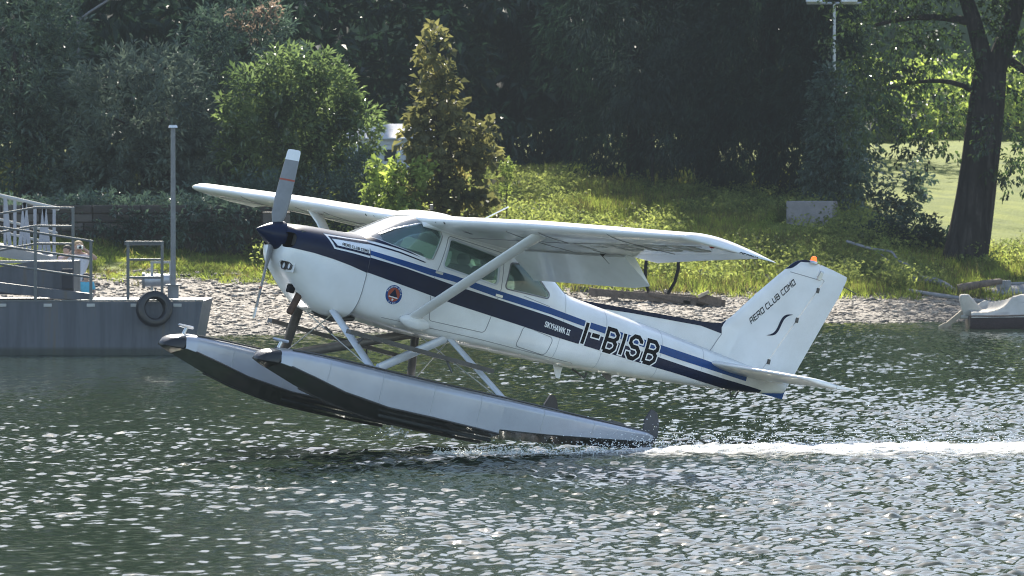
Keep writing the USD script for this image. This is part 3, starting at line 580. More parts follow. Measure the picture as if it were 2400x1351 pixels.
for nm, sel, mt in (('beach', isb, 'beach'), ('ground', ~isb, 'turf')):
    u_, inv = np.unique(Q[sel], return_inverse=True)
    part(nm, (V[u_], inv.reshape(-1, 4)), mt, smooth=True, kind='structure')

# wooded hillside beyond the lake shore
mat('far_wood', {'g': ('geometry', {}), 'n': ('noise_texture', {'scale': .16, 'detail': 8.0, 'roughness': .7}), 'r': ('rgb_ramp', {'ramp': [(.35, (.008, .019, .008)), (.65, (.045, .068, .030))]}), 'p': ('principled_bsdf', {'roughness': 1.0, 'specular_ior_level': .1})},
    [('g.position', 'n.vector'), ('n.fac', 'r.fac'), ('r.color', 'p.base_color')], 'p.BSDF')
hx_, hy_ = np.meshgrid(np.linspace(-420, 420, 150), np.linspace(222, 640, 80))
rid = np.interp(hx_, [-420, -80, -15, 12, 30, 420], [150, 150, 140, 125, 100, 110])
hz_ = float(ground_z(0, 222)) - 1.5 + np.clip((hy_ - 222) / 300, 0, 1) ** .85 * rid * (.8 + .4 * meshkit.fbm(np.stack([hx_ * .012, hy_ * .012, hx_ * 0], -1), 4, 17)) + np.clip((hy_ - 222) / 20, 0, 1) * 7 * meshkit.fbm(np.stack([hx_ * .12, hy_ * .12, hx_ * 0], -1), 3, 18)
hz_ -= np.clip((hx_ - 8) / 14, 0, 1) * np.clip(1 - np.abs(hx_ - 40) / 60, 0, 1) * np.clip(1 - (hy_ - 222) / 120, 0, 1) * 4
i_, j_ = np.meshgrid(np.arange(hx_.shape[0] - 1), np.arange(hx_.shape[1] - 1), indexing='ij'); w_ = hx_.shape[1]; k_ = (i_ * w_ + j_).ravel()
part('hills', (np.column_stack([hx_.ravel(), hy_.ravel(), hz_.ravel()]), np.stack([k_, k_ + 1, k_ + w_ + 1, k_ + w_], 1)), 'far_wood', smooth=True, kind='structure')

# water: a wavy sheet where it is in view, a flatter one beyond
mat('water', {'g': ('geometry', {}), 'mp': ('mapping', {'scale': (1.0, .8, 1.0)}), 'n': ('noise_texture', {'scale': 8.0, 'detail': 3.0, 'roughness': .55}), 'b': ('bump', {'strength': .12, 'distance': .03}),
    'n3': ('noise_texture', {'scale': .12, 'detail': 2.0}), 'p': ('principled_bsdf', {'base_color': (.008, .019, .008), 'roughness': .08, 'ior': 1.333, 'specular_ior_level': .5})},
    [('g.position', 'mp.vector'), ('mp.vector', 'n.vector'), ('n.fac', 'b.height'), ('b.normal', 'p.normal')], 'p.BSDF')
def wave_h(x, y):
    r = np.random.default_rng(3); h = np.zeros_like(x)
    lam = np.exp(np.concatenate([r.uniform(math.log(.135), math.log(.36), 36), r.uniform(math.log(.35), math.log(1.5), 10)])); ang = r.normal(math.radians(80), math.radians(62), 46); ph = r.uniform(0, 2 * math.pi, 46)
    patch = .76 + .75 * (meshkit.fbm(np.stack([x * .16, y * .07, np.zeros_like(x)], -1), 3, 21) - .5) * 2
    rough = np.interp(x, [-6, -2, 2, 5], [.76, .86, 1.16, 1.56])
    for l, a, p in zip(lam, ang, ph):
        k = 2 * math.pi / l; s = .046 if l < .37 else .018
        h += s / k * np.cos(k * (x * math.cos(a) + y * math.sin(a)) + p + 1.2 * np.sin(.35 * (x * math.sin(a) - y * math.cos(a)) + p))
    return h * np.clip(patch, .2, 1.6) * rough
wt_, wy = np.linspace(-1, 1, 660), 37 * np.exp(np.linspace(0, math.log(123 / 37), 1080))
def reach(y): return .098 * y + 2.6          # half width of the wavy sheet: a little more than can be seen
WT, WY = np.meshgrid(wt_, wy); WX = WT * reach(WY); WZ = wave_h(WX, WY)
edge = np.clip(np.minimum.reduce([(1 - np.abs(WT)) * reach(WY), WY - 37, 123 - WY]) / 1.5, 0, 1); WZ *= edge
wx = wt_
nx = len(wx); ii, jj = np.meshgrid(np.arange(len(wy) - 1), np.arange(nx - 1), indexing='ij'); q0 = (ii * nx + jj).ravel()
wf = np.stack([q0, q0 + 1, q0 + nx + 1, q0 + nx], 1)
oc = [(-420, -80, 0), (420, -80, 0), (420, 200, 0), (-420, 200, 0), (-reach(37), 37, 0), (reach(37), 37, 0), (reach(123), 123, 0), (-reach(123), 123, 0)]
ofc = [(0, 1, 5, 4), (1, 2, 6, 5), (2, 3, 7, 6), (3, 0, 4, 7)]
wv = np.column_stack([WX.ravel(), WY.ravel(), WZ.ravel()])
wv = np.vstack([wv, np.array(oc, float)]); wf = np.vstack([wf, np.array(ofc) + len(wv) - 8])
part('lake', (wv, wf), 'water', smooth=True, kind='structure')

# ------------------------------------------------------------------ leaves
def leaf_mat(name, a, b, trans=.35, c=None, rough=.45, spec=.4):
    """A leaf's own colour differs from leaf to leaf and, more slowly, from spray to spray."""
    ramp = [(0, a), (.7, b), (1, c or b)]
    mat(name, {'g': ('geometry', {}), 'nz': ('noise_texture', {'scale': 1.3, 'detail': 2.0}), 'nr': ('rgb_ramp', {'ramp': [(.32, (.5, .55, .55)), (.5, (1, 1, 1)), (.68, (1.7, 1.6, 1.5))]}), 'mx': ('mix', {'mix_type': 'multiply', 'fac': 1.0}),
        'r': ('rgb_ramp', {'ramp': ramp}), 'p': ('principled_bsdf', {'roughness': rough, 'specular_ior_level': spec}), 't': ('translucent_bsdf', {}), 'h': ('hsv', {'saturation': 1.1, 'value': 2.0}), 'm': ('mix_closure', {'fac': trans})},
        [('g.position', 'nz.vector'), ('nz.fac', 'nr.fac'), ('g.random_per_island', 'r.fac'), ('r.color', 'mx.color1'), ('nr.color', 'mx.color2'), ('mx.color', 'p.base_color'), ('mx.color', 'h.color'), ('h.color', 't.color'), ('p.BSDF', 'm.closure1'), ('t.BSDF', 'm.closure2')], 'm.closure')
leaf_mat('leaf_laurel', (.066, .104, .074), (.13, .18, .118), .22, (.20, .245, .16), .32, .6)
leaf_mat('leaf_bright', (.10, .14, .055), (.18, .23, .095), .42, (.26, .30, .14), .25, .8)
leaf_mat('leaf_weed', (.14, .165, .055), (.26, .28, .105), .6, (.37, .36, .17), .6, .2)
leaf_mat('leaf_yellow', (.11, .11, .045), (.21, .195, .075), .45, (.50, .38, .03), .5)
leaf_mat('leaf_olive', (.05, .062, .022), (.10, .105, .04), .35, (.16, .14, .05), .5)
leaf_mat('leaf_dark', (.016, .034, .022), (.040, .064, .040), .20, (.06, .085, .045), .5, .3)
leaf_mat('leaf_grey', (.105, .138, .108), (.18, .215, .16), .25, (.08, .10, .05), .5, .3)
leaf_mat('leaf_bough', (.040, .062, .048), (.085, .112, .085), .2, (.11, .14, .10), .5, .3)
leaf_mat('leaf_pale', (.20, .25, .07), (.34, .38, .14), .5, (.44, .44, .20), .5)
leaf_mat('leaf_mid', (.030, .050, .018), (.065, .095, .03), .5, (.13, .17, .05), .25, .9)
leaf_mat('leaf_pink', (.22, .17, .13), (.42, .35, .28), .4, (.55, .47, .38), .5)
leaf_mat('grass_lit', (.17, .205, .055), (.32, .335, .105), .6, (.45, .42, .18), .6, .2)
leaf_mat('grass_dry', (.16, .15, .06), (.26, .23, .10), .4, (.34, .29, .14), .7, .2)
mat('bark', {'g': ('geometry', {}), 'mp': ('mapping', {'scale': (7.0, 7.0, 1.1)}), 'n': ('noise_texture', {'scale': 1.0, 'detail': 6.0, 'roughness': .7, 'distortion': .6}), 'r': ('rgb_ramp', {'ramp': [(.35, (.012, .010, .010)), (.55, (.036, .031, .028)), (.7, (.075, .066, .06))]}), 'b': ('bump', {'strength': 1.0, 'distance': .12}), 'p': ('principled_bsdf', {'roughness': .95, 'specular_ior_level': .1})},
    [('g.position', 'mp.vector'), ('mp.vector', 'n.vector'), ('n.fac', 'r.fac'), ('r.color', 'p.base_color'), ('n.fac', 'b.height'), ('b.normal', 'p.normal')], 'p.BSDF')
plain('bark_pale', (.13, .115, .095), .9, var=.4, scale=6, bump=.5)
def quads(o, d, n, L, Wd, fold=.25, mid=.5):
    """Leaves: at o, pointing along d, facing n, of length L and width Wd; two triangles folded along the midrib each."""
    d = d / np.linalg.norm(d, axis=1, keepdims=True); s = np.cross(d, n); s /= np.linalg.norm(s, axis=1, keepdims=True) + 1e-9; n = np.cross(s, d)
    L, Wd = np.asarray(L)[:, None], np.asarray(Wd)[:, None]
    v = np.stack([o, o + d * L * mid + s * Wd / 2 + n * Wd * fold, o + d * L - n * L * .12, o + d * L * mid - s * Wd / 2 + n * Wd * fold], 1).reshape(-1, 3)
    k = np.arange(len(o))[:, None] * 4
    return v, np.concatenate([k + [0, 1, 2], k + [0, 2, 3]], 1).reshape(-1, 3)
def unit(r, n): v = r.normal(size=(n, 3)); return v / np.linalg.norm(v, axis=1, keepdims=True)
def crown(r, lobes, nclus, per, L, Wd, droop=.15, spread=.28, inner=.55, up=.5, mid=.5):
    """Leaf sprays through the outer part of the lobes [(cx, cy, cz, rx, ry, rz)]; each spray fans around a twig that points outwards."""
    lobes = np.array(lobes, float); vol = (lobes[:, 3:].prod(1)) ** .67; k = r.choice(len(lobes), nclus, p=vol / vol.sum())
    dirs = unit(r, nclus); rad = inner + (1.06 - inner) * r.random(nclus) ** .6
    rad *= .86 + .3 * meshkit.noise(dirs * 2.3 + k[:, None] * 7.1, 2)
    c = lobes[k, :3] + dirs * rad[:, None] * lobes[k, 3:]
    tw = dirs + [0, 0, up - .2] + .5 * unit(r, nclus); tw /= np.linalg.norm(tw, axis=1, keepdims=True)
    C, T = np.repeat(c, per, 0), np.repeat(tw, per, 0); m = len(C)
    t = r.random(m); sp = unit(r, m)
    o = C + T * (t * spread)[:, None] + sp * spread * .22
    d = T * (.35 + .5 * t)[:, None] + sp * .9 + [0, 0, -droop]
    n = unit(r, m) * .55 + [0, 0, .9]
    sz = r.uniform(.6, 1.15, m)
    return quads(o, d, n, L * sz, Wd * sz, mid=mid)
def limb(pts, r0, r1, seg=10, wob=0.0, r=None):
    pts = np.array(pts, float); out = []
    t = np.linspace(0, 1, max(len(pts) * 3, 8)); q = np.stack([np.interp(t, np.linspace(0, 1, len(pts)), pts[:, k]) for k in range(3)], 1)
    if len(pts) > 2: q = np.stack([PchipInterpolator(np.linspace(0, 1, len(pts)), pts[:, k])(t) for k in range(3)], 1)
    rr = r0 + (r1 - r0) * t; R = []
    for i in range(len(q)):
        d = q[min(i + 1, len(q) - 1)] - q[max(i - 1, 0)]; d /= np.linalg.norm(d); s = np.cross(d, [0, 1, .01]); s /= np.linalg.norm(s); u = np.cross(s, d)
        a = np.linspace(0, 2 * math.pi, seg, endpoint=False); k = 1 + (wob * np.sin(a * 5 + i * .15) + wob * .6 * np.sin(a * 9 - i * .3))
        R.append(q[i] + rr[i] * ((np.cos(a) * k)[:, None] * s + (np.sin(a) * k)[:, None] * u))
    n = seg; F = []; i = np.arange(n); j = (i + 1) % n
    for a in range(len(R) - 1): F += [np.column_stack([a * n + i, a * n + j, (a + 1) * n + j]), np.column_stack([a * n + i, (a + 1) * n + j, (a + 1) * n + i])]
    V_ = np.vstack(R + [q[-1:]]); F.append(np.column_stack([(len(R) - 1) * n + i, (len(R) - 1) * n + j, np.full(n, len(V_) - 1)]))
    return V_, np.concatenate(F)
def join(ms):
    v, f, k = [], [], 0
    for a, b in ms: v.append(a); f.append(np.asarray(b) + k); k += len(a)
    return np.concatenate(v), np.concatenate(f)
def tree(name, label, base, trunk_pts, r0, lobes, mt, nclus, per, L, Wd, bark='bark', seed=1, cat='tree', group=None, limbs=5, **kw):
    r = np.random.default_rng(seed); base = np.asarray(base, float)
    t = thing(name, label, cat, base, group=group)
    tp = [np.asarray(p, float) for p in trunk_pts]
    if tp:
        part('trunk', limb([(0, 0, -.3)] + tp, r0, r0 * .35, wob=.06), bark, t, smooth=True)
        for k in range(limbs):
            lo = np.array(lobes[k % len(lobes)]); s_ = tp[-1] * (.35 + .5 * r.random()); e = lo[:3] + unit(r, 1)[0] * lo[3:] * .7
            part('branch', limb([s_, (s_ + e) / 2 + [0, 0, .15], e], r0 * .35, r0 * .08, seg=7), bark, t, smooth=True)
    part('crown', crown(r, lobes, nclus, per, L, Wd, **kw), mt, t, smooth=False)
    return t
# ------------------------------------------------------------------ trees and shrubs
def lobes_px(base, items, d, flat=.8):
    """Crown lobes surveyed as (u, v, ru, rv) in photo pixels at distance d; returns them relative to the base."""
    out = []
    for it in items:
        u, v, ru, rv = it[:4]; dd = d + (it[4] if len(it) > 4 else 0); c = at(u, v, dd) - base; k = dd / FPX
        out.append((*c, ru * k, max(ru, rv) * k * flat, rv * k))
    return out
def shrub(name, label, u, d, items, mt, ncl, per, L, Wd, seed, group=None, cat='shrub', trunk=None, r0=.06, limbs=5, **kw):
    b = foot(u, d); lo = lobes_px(b, items, d)
    tp = [np.array(p) for p in trunk] if trunk else [np.array([0, 0, (lo[0][2]) * .5]), np.array(lo[0][:3])]
    return tree(name, label, b, tp, r0, lo, mt, ncl, per, L, Wd, seed=seed, cat=cat, group=group, limbs=limbs, **kw)
LK = dict(spread=.30, up=.55, droop=.10, mid=.45)
shrub('laurel_tree', 'tall dark laurel at the left edge behind the gangway rails', 60, 132.5, [(30, 120, 170, 190), (150, 330, 130, 150), (10, 400, 150, 150), (190, 480, 110, 90), (60, 540, 140, 60)], 'leaf_laurel', 1250, 14, .24, .07, 11, cat='tree', r0=.14, limbs=6, **LK)
shrub('laurel_tree', 'broad laurel with grey green leaf rosettes behind the mooring pole', 340, 131, [(330, 260, 175, 130), (430, 400, 150, 130), (280, 420, 140, 130), (480, 500, 120, 70), (360, 520, 150, 60)], 'leaf_grey', 1250, 14, .24, .068, 12, cat='tree', r0=.14, limbs=6, **LK)
shrub('laurel_tree', 'dark laurel standing between the grey green laurel and the sunlit bush', 560, 134, [(560, 150, 150, 130), (500, 300, 120, 140), (620, 330, 110, 130), (590, 470, 130, 90)], 'leaf_laurel', 1000, 14, .22, .065, 13, cat='tree', r0=.12, limbs=5, **LK)
shrub('sunlit_bush', 'bright green bush with white glinting leaves above the propeller', 750, 130, [(720, 230, 95, 80), (815, 330, 60, 75), (650, 330, 120, 90), (770, 420, 105, 90), (670, 180, 50, 50), (775, 240, 50, 60), (850, 290, 28, 45), (600, 260, 70, 90), (740, 165, 28, 40)], 'leaf_bright', 900, 12, .22, .085, 14, r0=.08, **LK)
shrub('low_shrub', 'low dark shrub under the sunlit bush behind the far wing', 700, 128.5, [(590, 490, 140, 60), (720, 490, 130, 65), (840, 470, 55, 85)], 'leaf_laurel', 620, 14, .17, .06, 15, r0=.05, **LK)
shrub('low_shrub', 'low dark shrub above the wall beside the mooring pole', 300, 127, [(200, 530, 110, 55), (330, 545, 110, 45), (440, 540, 90, 45)], 'leaf_laurel', 420, 14, .17, .06, 16, r0=.05, **LK)
shrub('hanging_shrub', 'dark shrub hanging over the stone wall behind the gangway', 90, 123.2, [(0, 530, 130, 52), (130, 535, 110, 55), (250, 530, 110, 55), (350, 535, 90, 50)], 'leaf_laurel', 900, 14, .17, .055, 21, r0=.04, limbs=3, spread=.25, up=.1, droop=.35)
shrub('hanging_shrub', 'dark shrub hanging over the stone wall right of the mooring pole', 400, 123.4, [(280, 545, 110, 45), (430, 530, 110, 55), (545, 520, 80, 50)], 'leaf_laurel', 680, 14, .17, .055, 22, r0=.04, limbs=3, spread=.25, up=.1, droop=.35)
shrub('yellow_tree', 'slender young tree with yellowing leaves above the cabin', 1040, 125, [(1022, 130, 30, 62), (1022, 230, 46, 80), (1035, 330, 72, 90), (1050, 430, 95, 100), (1130, 350, 28, 60), (975, 300, 30, 60), (1080, 500, 80, 60)], 'leaf_yellow', 340, 8, .25, .20, 17, cat='tree', trunk=[(0, 0, 1.2), (-.15, 0, 2.8), at(1025, 110, 125) - foot(1040, 125)], r0=.055, limbs=9, spread=.2, up=.3, droop=.25, inner=.3)
shrub('knotweed_clump', 'pale yellow green leafy clump beside the yellowing tree', 930, 124, [(905, 440, 38, 60), (895, 395, 18, 30), (960, 430, 40, 45), (1000, 410, 22, 30), (930, 490, 60, 50)], 'leaf_pale', 170, 10, .17, .12, 18, r0=.03, cat='plant', spread=.18, up=.5, droop=.2, inner=.3)
shrub('plume_plant', 'single pale flower plume rising from the sunny bank', 1187, 130, [(1187, 395, 12, 22), (1186, 425, 8, 30)], 'leaf_pale', 70, 8, .09, .04, 19, r0=.015, limbs=1, cat='plant', spread=.08, up=.9, droop=.1, inner=.2)
CK = dict(spread=.55, up=.05, droop=.75, inner=.45, mid=.5)
for k, (u, d, top, wd, bot, lab) in enumerate([(1185, 178, -420, 170, 400, 'dark conifer just right of the yellowing tree'), (1330, 172, -420, 180, 400, 'very dark conifer above the near wing root'), (1490, 151, -900, 180, 400, 'dark conifer with a pale drooping bough above the near wing'),
        (1650, 150, -900, 170, 430, 'dark conifer above the wing tip light'), (1800, 147, -760, 150, 440, 'dark conifer behind the concrete block'), (1915, 146, -560, 90, 450, 'narrow dark conifer beside the pale lamp post')]):
    its = [(u + 20 * math.sin(j * 2.1 + k), v, wd * f, 150) for j, (v, f) in enumerate(zip(np.linspace(bot - 110, top, 7), (1.0, 1.0, .95, .9, .75, .55, .3)))]
    shrub('dark_conifer', lab, u, d, its, 'leaf_dark', 1500, 12, .36, .055, 30 + k, cat='tree', trunk=[(0, 0, 4), (0, 0, zpix(top, d) - 3)], r0=.30, limbs=6, group=None, **CK)
shrub('drooping_bough_tree', 'grey green drooping foliage hanging in front of the dark conifers', 1530, 147.5, [(1490, 190, 60, 55), (1560, 200, 80, 60), (1640, 170, 60, 50), (1470, 240, 45, 40), (1700, 90, 70, 60), (1420, 50, 60, 45), (1760, 250, 60, 80), (1600, 320, 70, 60), (1690, 330, 60, 70), (1560, 80, 60, 40)], 'leaf_bough', 520, 12, .30, .05, 41, cat='tree', trunk=[(0, .8, 3), at(1560, 190, 147.8) - foot(1530, 147.5)], r0=.05, limbs=3, **CK)
# the leaning tree on the right with its sparse hanging crown
b = foot(2262, 132.5)
rt = thing('leaning_tree', 'big leaning tree with a thick dark trunk on the right bank', 'tree', b)
def rel(u, v, dd=132.5): return at(u, v, dd) - b
part('trunk', limb([(-.15, 0, -.4), (.02, 0, .15), rel(2285, 480), rel(2308, 300), rel(2320, 170)], .60, .40, seg=22, wob=.05), 'bark', rt, smooth=True)
for e, r_ in (([rel(2318, 200), rel(2285, 60), rel(2240, -80), rel(2200, -300)], .26), ([rel(2322, 190), rel(2365, 70), rel(2400, -60), rel(2440, -300)], .30), ([rel(2300, 60), rel(2180, 40), rel(2050, 60)], .12), ([rel(2310, 230), rel(2200, 190), rel(2080, 210)], .08), ([rel(2345, 130), rel(2420, 180), rel(2480, 240)], .12)):
    part('branch', limb(e, r_, r_ * .35, seg=12, wob=.04), 'bark', rt, smooth=True)
lo = lobes_px(b, [(2090, 110, 140, 130), (2240, 120, 130, 110), (2370, 50, 110, 110), (2040, 260, 75, 110, 1), (2180, 290, 110, 70), (2370, 300, 70, 130, -1), (2120, -80, 200, 120), (2330, -160, 200, 150), (2140, 370, 50, 60), (2390, 400, 40, 60)], 132.5)
part('crown', crown(np.random.default_rng(50), lo, 950, 10, .15, .085, spread=.30, up=-.2, droop=.6, inner=.15), 'leaf_mid', rt, smooth=False)
lo = lobes_px(b, [(2120, -140, 230, 110), (2330, -200, 220, 140), (2220, -340, 260, 160), (2460, -60, 140, 160)], 132.5)
part('crown', crown(np.random.default_rng(54), lo, 1100, 10, .17, .10, spread=.32, up=-.1, droop=.5, inner=.3), 'leaf_mid', rt, smooth=False)
shrub('understorey_shrub', 'dark loose shrub before the sunny lawn left of the leaning trunk', 2080, 139, [(2050, 480, 55, 55), (2110, 455, 45, 50), (2030, 400, 35, 60), (2090, 520, 70, 40), (2155, 420, 20, 60)], 'leaf_laurel', 170, 10, .17, .10, 51, r0=.04, limbs=6, spread=.25, up=.3, droop=.3, inner=.2)
shrub('understorey_shrub', 'dark leafy shrub hiding the lower part of the pale lamp post', 1965, 142.5, [(1958, 320, 50, 70), (1960, 225, 36, 55), (1955, 410, 60, 60)], 'leaf_laurel', 640, 12, .18, .08, 55, r0=.05, limbs=5, spread=.3, up=.2, droop=.4)
shrub('understorey_shrub', 'low dark shrub at the foot of the leaning trunk', 2160, 134.5, [(2130, 560, 90, 45), (2190, 585, 60, 35), (2060, 570, 70, 40)], 'leaf_dark', 260, 12, .16, .08, 52, r0=.03, limbs=4, spread=.22, up=.5, droop=.2)
shrub('reddish_tree', 'sparse treetop with pinkish tan leaves high above the sunlit bush', 600, 133.5, [(575, 62, 28, 16), (610, 48, 34, 18), (632, 26, 22, 12), (560, 30, 14, 10)], 'leaf_pink', 42, 8, .15, .10, 53, cat='tree', trunk=[(0, 0, 3), at(605, 40, 133.5) - foot(600, 133.5)], r0=.03, limbs=3, spread=.2, up=.2, droop=.3, inner=.1)
for k, (u, d, v, wd, lab) in enumerate([(1980, 214, 250, 120, 'pale sunlit tree beyond the lawn left of the leaning trunk'), (2180, 220, 270, 150, 'pale sunlit tree beyond the lawn behind the leaning trunk'), (2400, 216, 260, 140, 'pale sunlit tree beyond the lawn at the right edge')]):
    shrub('lawn_tree', lab, u, d, [(u, v, wd, 110), (u - 60, v + 70, wd * .7, 80), (u + 70, v + 60, wd * .7, 80)], 'leaf_pale', 420, 10, .40, .26, 60 + k, cat='tree', r0=.2, spread=.6, up=.2, droop=.3, inner=.3)
# the mass of the wood behind and beside
r = np.random.default_rng(70); wl = []
for x, d, h, w in [(-17, 146, 15, 3.4), (-13.5, 144, 16, 3.2), (-10.5, 147, 17, 3.4), (-8.2, 145, 9, 2.6), (-23, 146, 16, 4), (-29, 148, 16, 4), (-14, 156, 20, 4), (-9, 160, 20, 4), (-6, 165, 14, 4), (-3.2, 167, 13.5, 3.6), (-1.5, 174, 15, 3.6), (1.5, 173, 15, 3.6)] + [(x_, 176 + 6 * math.sin(x_), 25 + 2 * math.sin(2 * x_), 3.6) for x_ in np.arange(-32, 3, 4.2)] + [(4, 180, 22, 3.6), (8, 182, 17, 3.4), (12, 190, 12, 3)]:
    z0 = float(ground_z(x, d))
    for j in range(6): wl.append((x + .8 * math.sin(j * 2 + x), d, z0 + 1.5 + (h - 2.5) * j / 5, w * (1.05 - .1 * j), w * .9, h / 7.5))
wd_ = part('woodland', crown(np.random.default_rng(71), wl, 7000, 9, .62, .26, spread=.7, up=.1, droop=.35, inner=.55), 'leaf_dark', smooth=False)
tag(wd_, kind='stuff')

# ------------------------------------------------------------------ grass, weeds, pebbles (past counting)
def scatter(name, protos, pos, yaw, scale, kind='stuff', tilt=None):
    pi = UsdGeom.PointInstancer.Define(stage, path_for(name)); pr = pi.GetPrim(); paths = []
    for k, (m, mt, sm) in enumerate(protos):
        p_ = usdkit.mesh(stage, '%s/%s_%03d' % (pr.GetPath(), 'tuft' if 'grass' in name or 'weed' in name else 'piece', k + 1), m, MAT[mt], sm); paths.append(p_.GetPath())
    pi.CreatePrototypesRel().SetTargets(paths)
    g = np.random.default_rng(len(pos)); n = len(pos)
    pi.CreateProtoIndicesAttr(Vt.IntArray.FromNumpy(g.integers(0, len(protos), n).astype(np.int32)))
    pi.CreatePositionsAttr(Vt.Vec3fArray.FromNumpy(np.asarray(pos, np.float32)))
    q = np.zeros((n, 4)); q[:, 0] = np.cos(yaw / 2); q[:, 3] = np.sin(yaw / 2)
    if tilt is not None:
        t_ = tilt; q = np.column_stack([np.cos(yaw / 2) * np.cos(t_ / 2), np.cos(yaw / 2) * np.sin(t_ / 2), np.sin(yaw / 2) * np.sin(t_ / 2), np.sin(yaw / 2) * np.cos(t_ / 2)])
    pi.CreateOrientationsAttr(Vt.QuathArray([Gf.Quath(*map(float, a)) for a in q]))
    pi.CreateScalesAttr(Vt.Vec3fArray.FromNumpy(np.asarray(scale, np.float32)))
    return tag(pr, kind=kind)
def tuft(seed, n, h, w, lean=.5, rad=.12):
    g = np.random.default_rng(seed); o = np.column_stack([g.normal(0, rad, n), g.normal(0, rad, n), np.full(n, -.02)])
    d = np.column_stack([g.normal(0, lean, n), g.normal(0, lean, n), np.ones(n)]); return quads(o, d, unit(g, n) + [0, -.5, 0], h * g.uniform(.5, 1.1, n), np.full(n, w), .1, .4)
def weed(seed, n, L, Wd, h, rad):
    g = np.random.default_rng(seed); o = np.column_stack([g.normal(0, rad, n), g.normal(0, rad, n), g.uniform(0, h, n)])
    return quads(o, unit(g, n) + [0, 0, .4], unit(g, n) * .5 + [0, 0, 1], L * g.uniform(.6, 1.2, n), Wd * g.uniform(.7, 1.1, n))
g = np.random.default_rng(80)
def field(n, x0, x1, y0, y1, keep):
    x, y = g.uniform(x0, x1, n), g.uniform(y0, y1, n); s = shore_s(x, y); k = keep(x, y, s); return np.column_stack([x[k], y[k], ground_z(x[k], y[k])])
def near(x, y): return np.abs(x) < .1 * y + 1.2
gp = field(60000, -15, 16, 108, 160, lambda x, y, s: near(x, y) & ~((np.abs(x - 7.4) < .9) & (y > 135.5) & (y < 138.6)) & ~((x > 9.6) & (y > 137 + g.normal(0, .6, len(x)))) & (s > beach_edge(x) - .3 + g.normal(0, .5, len(x))) & (meshkit.fbm(np.stack([x * .5, y * .5, x * 0], -1), 3, 4) > .28))
scatter('grass', [(tuft(1, 16, .34, .016), 'grass_lit', False), (tuft(2, 16, .28, .016), 'grass_lit', False), (tuft(3, 14, .40, .014), 'grass_dry', False), (tuft(4, 16, .30, .018), 'grass_lit', False)], gp, g.uniform(0, 6.28, len(gp)), np.column_stack([g.uniform(.7, 1.3, len(gp))] * 2 + [g.uniform(.5, 1.3, len(gp)) * np.interp(gp[:, 0], [-5, -2], [.5, 1])]))
wp = field(5500, -6, 14, 118, 146, lambda x, y, s: near(x, y) & (s > beach_edge(x) + .6) & (meshkit.fbm(np.stack([x * .35, y * .35, x * 0 + 9], -1), 3, 6) > .50) & ~((np.abs(x - 7.4) < .9) & (y > 134.5) & (y < 138.6)) & ~((x > 9.4) & (y > 135.5)))
scatter('weeds', [(weed(5, 40, .12, .07, .45, .2), 'leaf_weed', False), (weed(6, 36, .10, .06, .6, .16), 'leaf_weed', False), (weed(7, 30, .14, .09, .35, .24), 'leaf_weed', False)], wp, g.uniform(0, 6.28, len(wp)), np.column_stack([g.uniform(.6, 1.25, len(wp))] * 3))
peb = []
for k in range(4):
    s_ = trimesh.creation.icosphere(1, 1.0); gg = np.random.default_rng(90 + k); s_.vertices *= (gg.uniform(.8, 1.2, (len(s_.vertices), 1))); s_.vertices *= [1, .75, .45]; peb.append(s_)
for nm, c in (('stone_light', (.27, .225, .175)), ('stone_mid', (.14, .115, .09)), ('stone_dark', (.065, .056, .05)), ('stone_tan', (.19, .14, .095))):
    mat(nm, {'g': ('geometry', {}), 'o': ('object_info', {}), 'n': ('noise_texture', {'scale': 3.0, 'detail': 4.0}), 'r': ('rgb_ramp', {'ramp': [(.3, tuple(.7 * a for a in c)), (.7, tuple(1.25 * a for a in c))]}), 'x': ('separate_xyz', {}),
        'wt': ('rgb_ramp', {'ramp': [(0, (.38, .37, .36)), (.10, (.5, .5, .5)), (.17, (1, 1, 1)), (1, (1, 1, 1))]}), 'm': ('mix', {'mix_type': 'multiply', 'fac': 1.0}), 'p': ('principled_bsdf', {'roughness': .75})},
        [('g.position', 'n.vector'), ('n.fac', 'r.fac'), ('g.position', 'x.vector'), ('x.z', 'wt.fac'), ('r.color', 'm.color1'), ('wt.color', 'm.color2'), ('m.color', 'p.base_color')], 'p.BSDF')
pp_ = field(42000, -13, 14, 103, 126, lambda x, y, s: near(x, y) & (s > -.5) & (s < beach_edge(x) + .6))
sz = .022 + .06 * g.random(len(pp_)) ** 4 + .02 * g.random(len(pp_))
scatter('pebbles', [(peb[0], 'stone_light', True), (peb[1], 'stone_mid', True), (peb[2], 'stone_dark', True), (peb[3], 'stone_tan', True), (peb[1], 'stone_light', True)], pp_, g.uniform(0, 6.28, len(pp_)), np.column_stack([sz * g.uniform(.8, 1.4, len(pp_)), sz, sz * g.uniform(.6, 1.3, len(pp_))]))

# ------------------------------------------------------------------ bank: wall, shed, block, lamp posts, handrail
plain('wall_stone', (.042, .035, .031), .9, var=.6, scale=2.0, bump=.6)
plain('concrete', (.27, .245, .25), .85, var=.25, scale=3, bump=.3)
plain('white_board', (.66, .67, .70), .6, var=.12, scale=4)
plain('dark_gap', (.03, .03, .035), .8)
plain('galv', (.42, .43, .45), .4, metal=.6, var=.2)
plain('pole_paint', (.20, .20, .20), .5, metal=.3, var=.25, scale=8)
a, c = at(-40, 600, 121.9), at(655, 600, 123.2)
a[2], c[2] = float(ground_z(a[0], a[1])), float(ground_z(c[0], c[1]))
rw = thing('retaining_wall', 'brown grey stone retaining wall under the left shrubs', 'wall', a, math.degrees(math.atan2(c[1] - a[1], c[0] - a[0])))
Lw = float(np.hypot(*(c - a)[:2])); gw = np.random.default_rng(5)
part('wall_core', box(0, Lw, .10, .5, -.4, .80), 'wall_stone', rw, smooth=False)
